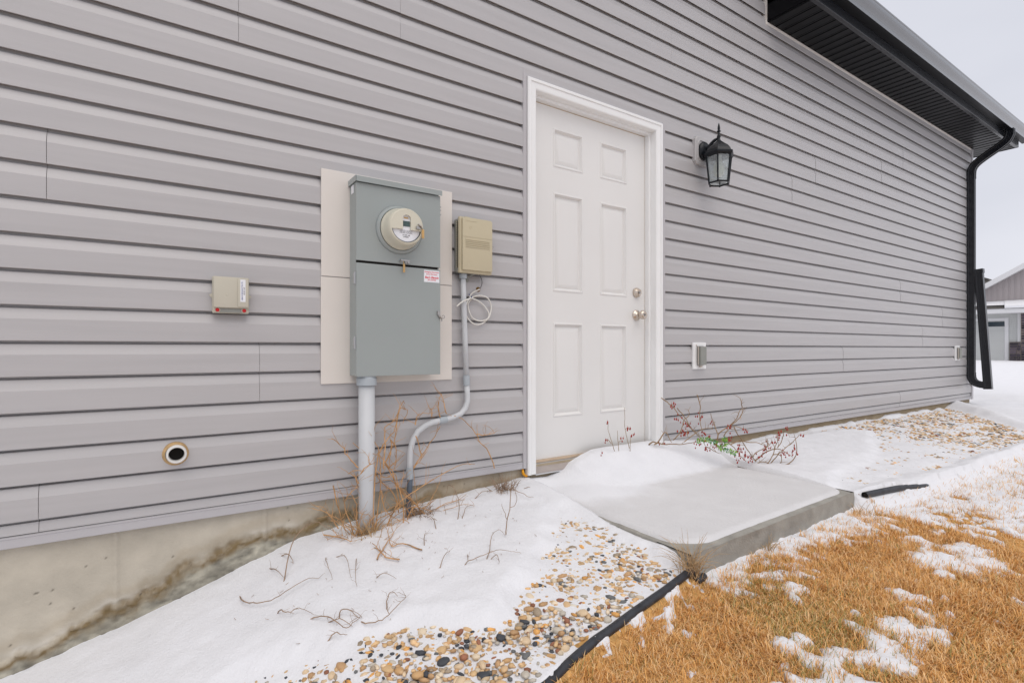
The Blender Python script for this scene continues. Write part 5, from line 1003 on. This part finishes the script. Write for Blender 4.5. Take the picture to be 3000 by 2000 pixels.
# green garland
GAR = [[(2.757,-0.261,0.415),(2.783,-0.275,0.435),(2.814,-0.293,0.431),(2.846,-0.31,0.422),(2.872,-0.325,0.407)],[(2.878,-0.328,0.381),(2.904,-0.342,0.395),(2.92,-0.351,0.418),(2.912,-0.346,0.441)],[(2.883,-0.33,0.384),(2.92,-0.351,0.366),(2.951,-0.368,0.359),(2.978,-0.383,0.344)]]
gar = thing('garland', 'short bright green leafy garland caught in the berry shrub', 'garland', (2.87, -.32, .40)); p = at(gar)
for q in GAR:
    P = smooth_path(q, 5); b = MB(); b.tube(P, .0012, n=4, cap=False); p(b.build('vine', M['green']))
    for i, c in enumerate(P[:-1]):
        for s_ in (-1, 1):
            b = MB(); c_ = Vector(c); tg = (Vector(P[i + 1]) - c_).normalized(); side = Vector((tg.z, rt.uniform(-.5, .2), -tg.x)) * s_ + tg * .5 + Vector((rt.gauss(0, .2), rt.gauss(0, .3), rt.gauss(0, .2))); side.normalize(); L = rt.uniform(.018, .028); wv = side.cross(Vector((0, -1, .3))).normalized() * L * .24
            b.add([c_[:], (c_ + side * L * .5 + wv)[:], (c_ + side * L)[:], (c_ + side * L * .5 - wv)[:]], [(0, 1, 2, 3)]); p(b.build('leaf', M['green']))

# ---------------------------------------------------------------- far houses
Fv = Vector((math.sin(HEAD), math.cos(HEAD), 0)); Rv = Vector((math.cos(HEAD), -math.sin(HEAD), 0)); O = Vector((0, -2.321, 0)) + Fv * 27
PHI = math.atan(25.06 / 27)
def farthing(name, label, cat, dist, z):
    a_ = HEAD + PHI; q = Vector((0, -2.321, 0)) + Vector((math.sin(a_), math.cos(a_), 0)) * dist
    t = thing(name, label, cat, (q.x, q.y, z)); t.rotation_euler = (0, 0, -a_)
    def f(o):
        co = np.zeros(len(o.data.vertices) * 3); o.data.vertices.foreach_get('co', co); co = co.reshape(-1, 3)
        co[:, 0] = (co[:, 0] - 25.06) * .736; co[:, 2] -= z; o.data.vertices.foreach_set('co', co.ravel()); o.data.update()
        o.parent = t; return o
    return f
p = farthing('house', 'neighbouring house with mauve gable, pale garage front and dark stone base', 'house', 36.84, .4)
zr = lambda u: 4.02 + .471 * (u - 24.33)
b = MB(); b.add([(22.6, 0, .2), (34, 0, .2), (34, 0, zr(30) - .471 * 4), (30, 0, zr(30)), (22.6, 0, zr(22.6)), (22.6, 9, .2), (34, 9, .2), (34, 9, zr(30) - .471 * 4), (30, 9, zr(30)), (22.6, 9, zr(22.6))], [(0, 1, 2, 3, 4), (5, 9, 8, 7, 6), (0, 4, 9, 5), (1, 6, 7, 2)]); p(b.build('gable_wall', M['mauve']))
u = 22.7
while u < 33:
    b = MB(); zt = zr(u) if u < 30 else zr(30) - .471 * (u - 30); b.box(u, u + .05, -.025, -.001, 3.3, zt - .02); p(b.build('batten', M['mauve'])); u += .30
for s_ in (0, 1):
    b = MB()
    A_, B_ = ((22.0, zr(22.0)), (30, zr(30))) if s_ == 0 else ((30, zr(30)), (34.6, zr(30) - .471 * 4.6))
    b.add([(A_[0], -.5, A_[1]), (B_[0], -.5, B_[1]), (B_[0], 9, B_[1]), (A_[0], 9, A_[1]), (A_[0], -.5, A_[1] + .27), (B_[0], -.5, B_[1] + .27), (B_[0], 9, B_[1] + .27), (A_[0], 9, A_[1] + .27)], [(0, 3, 2, 1), (4, 5, 6, 7), (0, 1, 5, 4), (1, 2, 6, 5), (2, 3, 7, 6), (3, 0, 4, 7)]); p(b.build('roof', M['palewhite']))
b = MB(); b.box(22.2, 33.8, -1.25, -.10, 2.765, 2.985); p(b.build('fascia', M['palewhite']))
b = MB(); b.add([(22.2, -1.28, 2.99), (33.8, -1.28, 2.99), (33.8, -.03, 3.38), (22.2, -.03, 3.38)], [(0, 1, 2, 3)]); p(b.build('shingles', M['roof']))
b = MB(); b.add([(22.2, -.75, 3.20), (25.5, -.80, 3.19), (25.5, -.03, 3.45), (22.2, -.03, 3.44)], [(0, 1, 2, 3)]); b.add([(25.45, -1.3, 3.0), (33.8, -1.3, 3.0), (33.8, -.03, 3.52), (25.45, -.03, 3.46), (25.45, -1.3, 3.12), (33.8, -1.3, 3.14)], [(4, 5, 2, 3), (0, 1, 5, 4), (0, 4, 3)]); p(b.build('roof_snow', M['snow']))
b = MB(); b.box(22.4, 26.24, -.30, -.02, .3, 2.764); p(b.build('garage_wall', M['palesiding']))
for k in range(11): b = MB(); b.box(25.68, 26.12, -.318, -.301, 1.45 + k * .115, 1.545 + k * .115); p(b.build('siding_board', M['palesiding']))
b = MB(); b.box(25.45, 25.66, -.34, -.301, .35, 2.56); b.box(22.6, 25.449, -.34, -.301, 2.42, 2.56); p(b.build('garage_frame', M['palewhite']))
for k in range(4): b = MB(); b.box(22.6, 25.44, -.325 + .004 * (k % 2), -.302, .36 + k * .515, .36 + k * .515 + .508); p(b.build('garage_door_panel', M['palesiding']))
b = MB(); b.box(24.42, 25.46, -.346, -.3405, 2.135, 2.375); p(b.build('garage_window', M['farglass']))
b = MB(); b.box(26.10, 26.26, -.36, -.301, .3, 2.764); p(b.build('corner_board', M['palewhite']))
b = MB(); b.box(25.70, 26.26, -.42, -.341, .3, 1.34); b.box(26.262, 33.8, -.42, -.02, .3, 2.764); p(b.build('mortar_bed', M['mortar']))
rv = random.Random(3)
def veneer(u0, u1, z0, z1):
    z_ = z0
    while z_ < z1 - .02:
        h_ = rv.uniform(.09, .16); u = u0
        while u < u1 - .02:
            l = rv.uniform(.18, .5); b = MB(); b.box(u + .012, min(u + l, u1) - .012, -.45 - rv.uniform(0, .03), -.4195, z_ + .012, min(z_ + h_, z1) - .012); p(b.build('veneer_stone', M['veneer'])); u += l
        z_ += h_
veneer(25.70, 26.26, .40, 1.34); veneer(26.27, 28.2, .40, 2.75)
p = farthing('house', 'distant house roof with snow peeping above the mauve gable', 'house', 56, .4)
b = MB(); b.box(16, 25.6, 0, 9, .3, 5.9); p(b.build('wall', M['palesiding']))
b = MB(); b.add([(15.4, -.5, 5.85), (26.2, -.5, 5.85), (23.5, 4.5, 7.3), (18, 4.5, 7.3), (15.4, 9.5, 5.85), (26.2, 9.5, 5.85)], [(0, 1, 2, 3), (0, 3, 4), (1, 5, 2), (4, 3, 2, 5)]); p(b.build('roof', M['roof']))
b = MB(); b.tube([(24.2, 2, 6.0), (24.2, 2, 6.75)], .2, n=8); p(b.build('roof_vent', M['roof']))
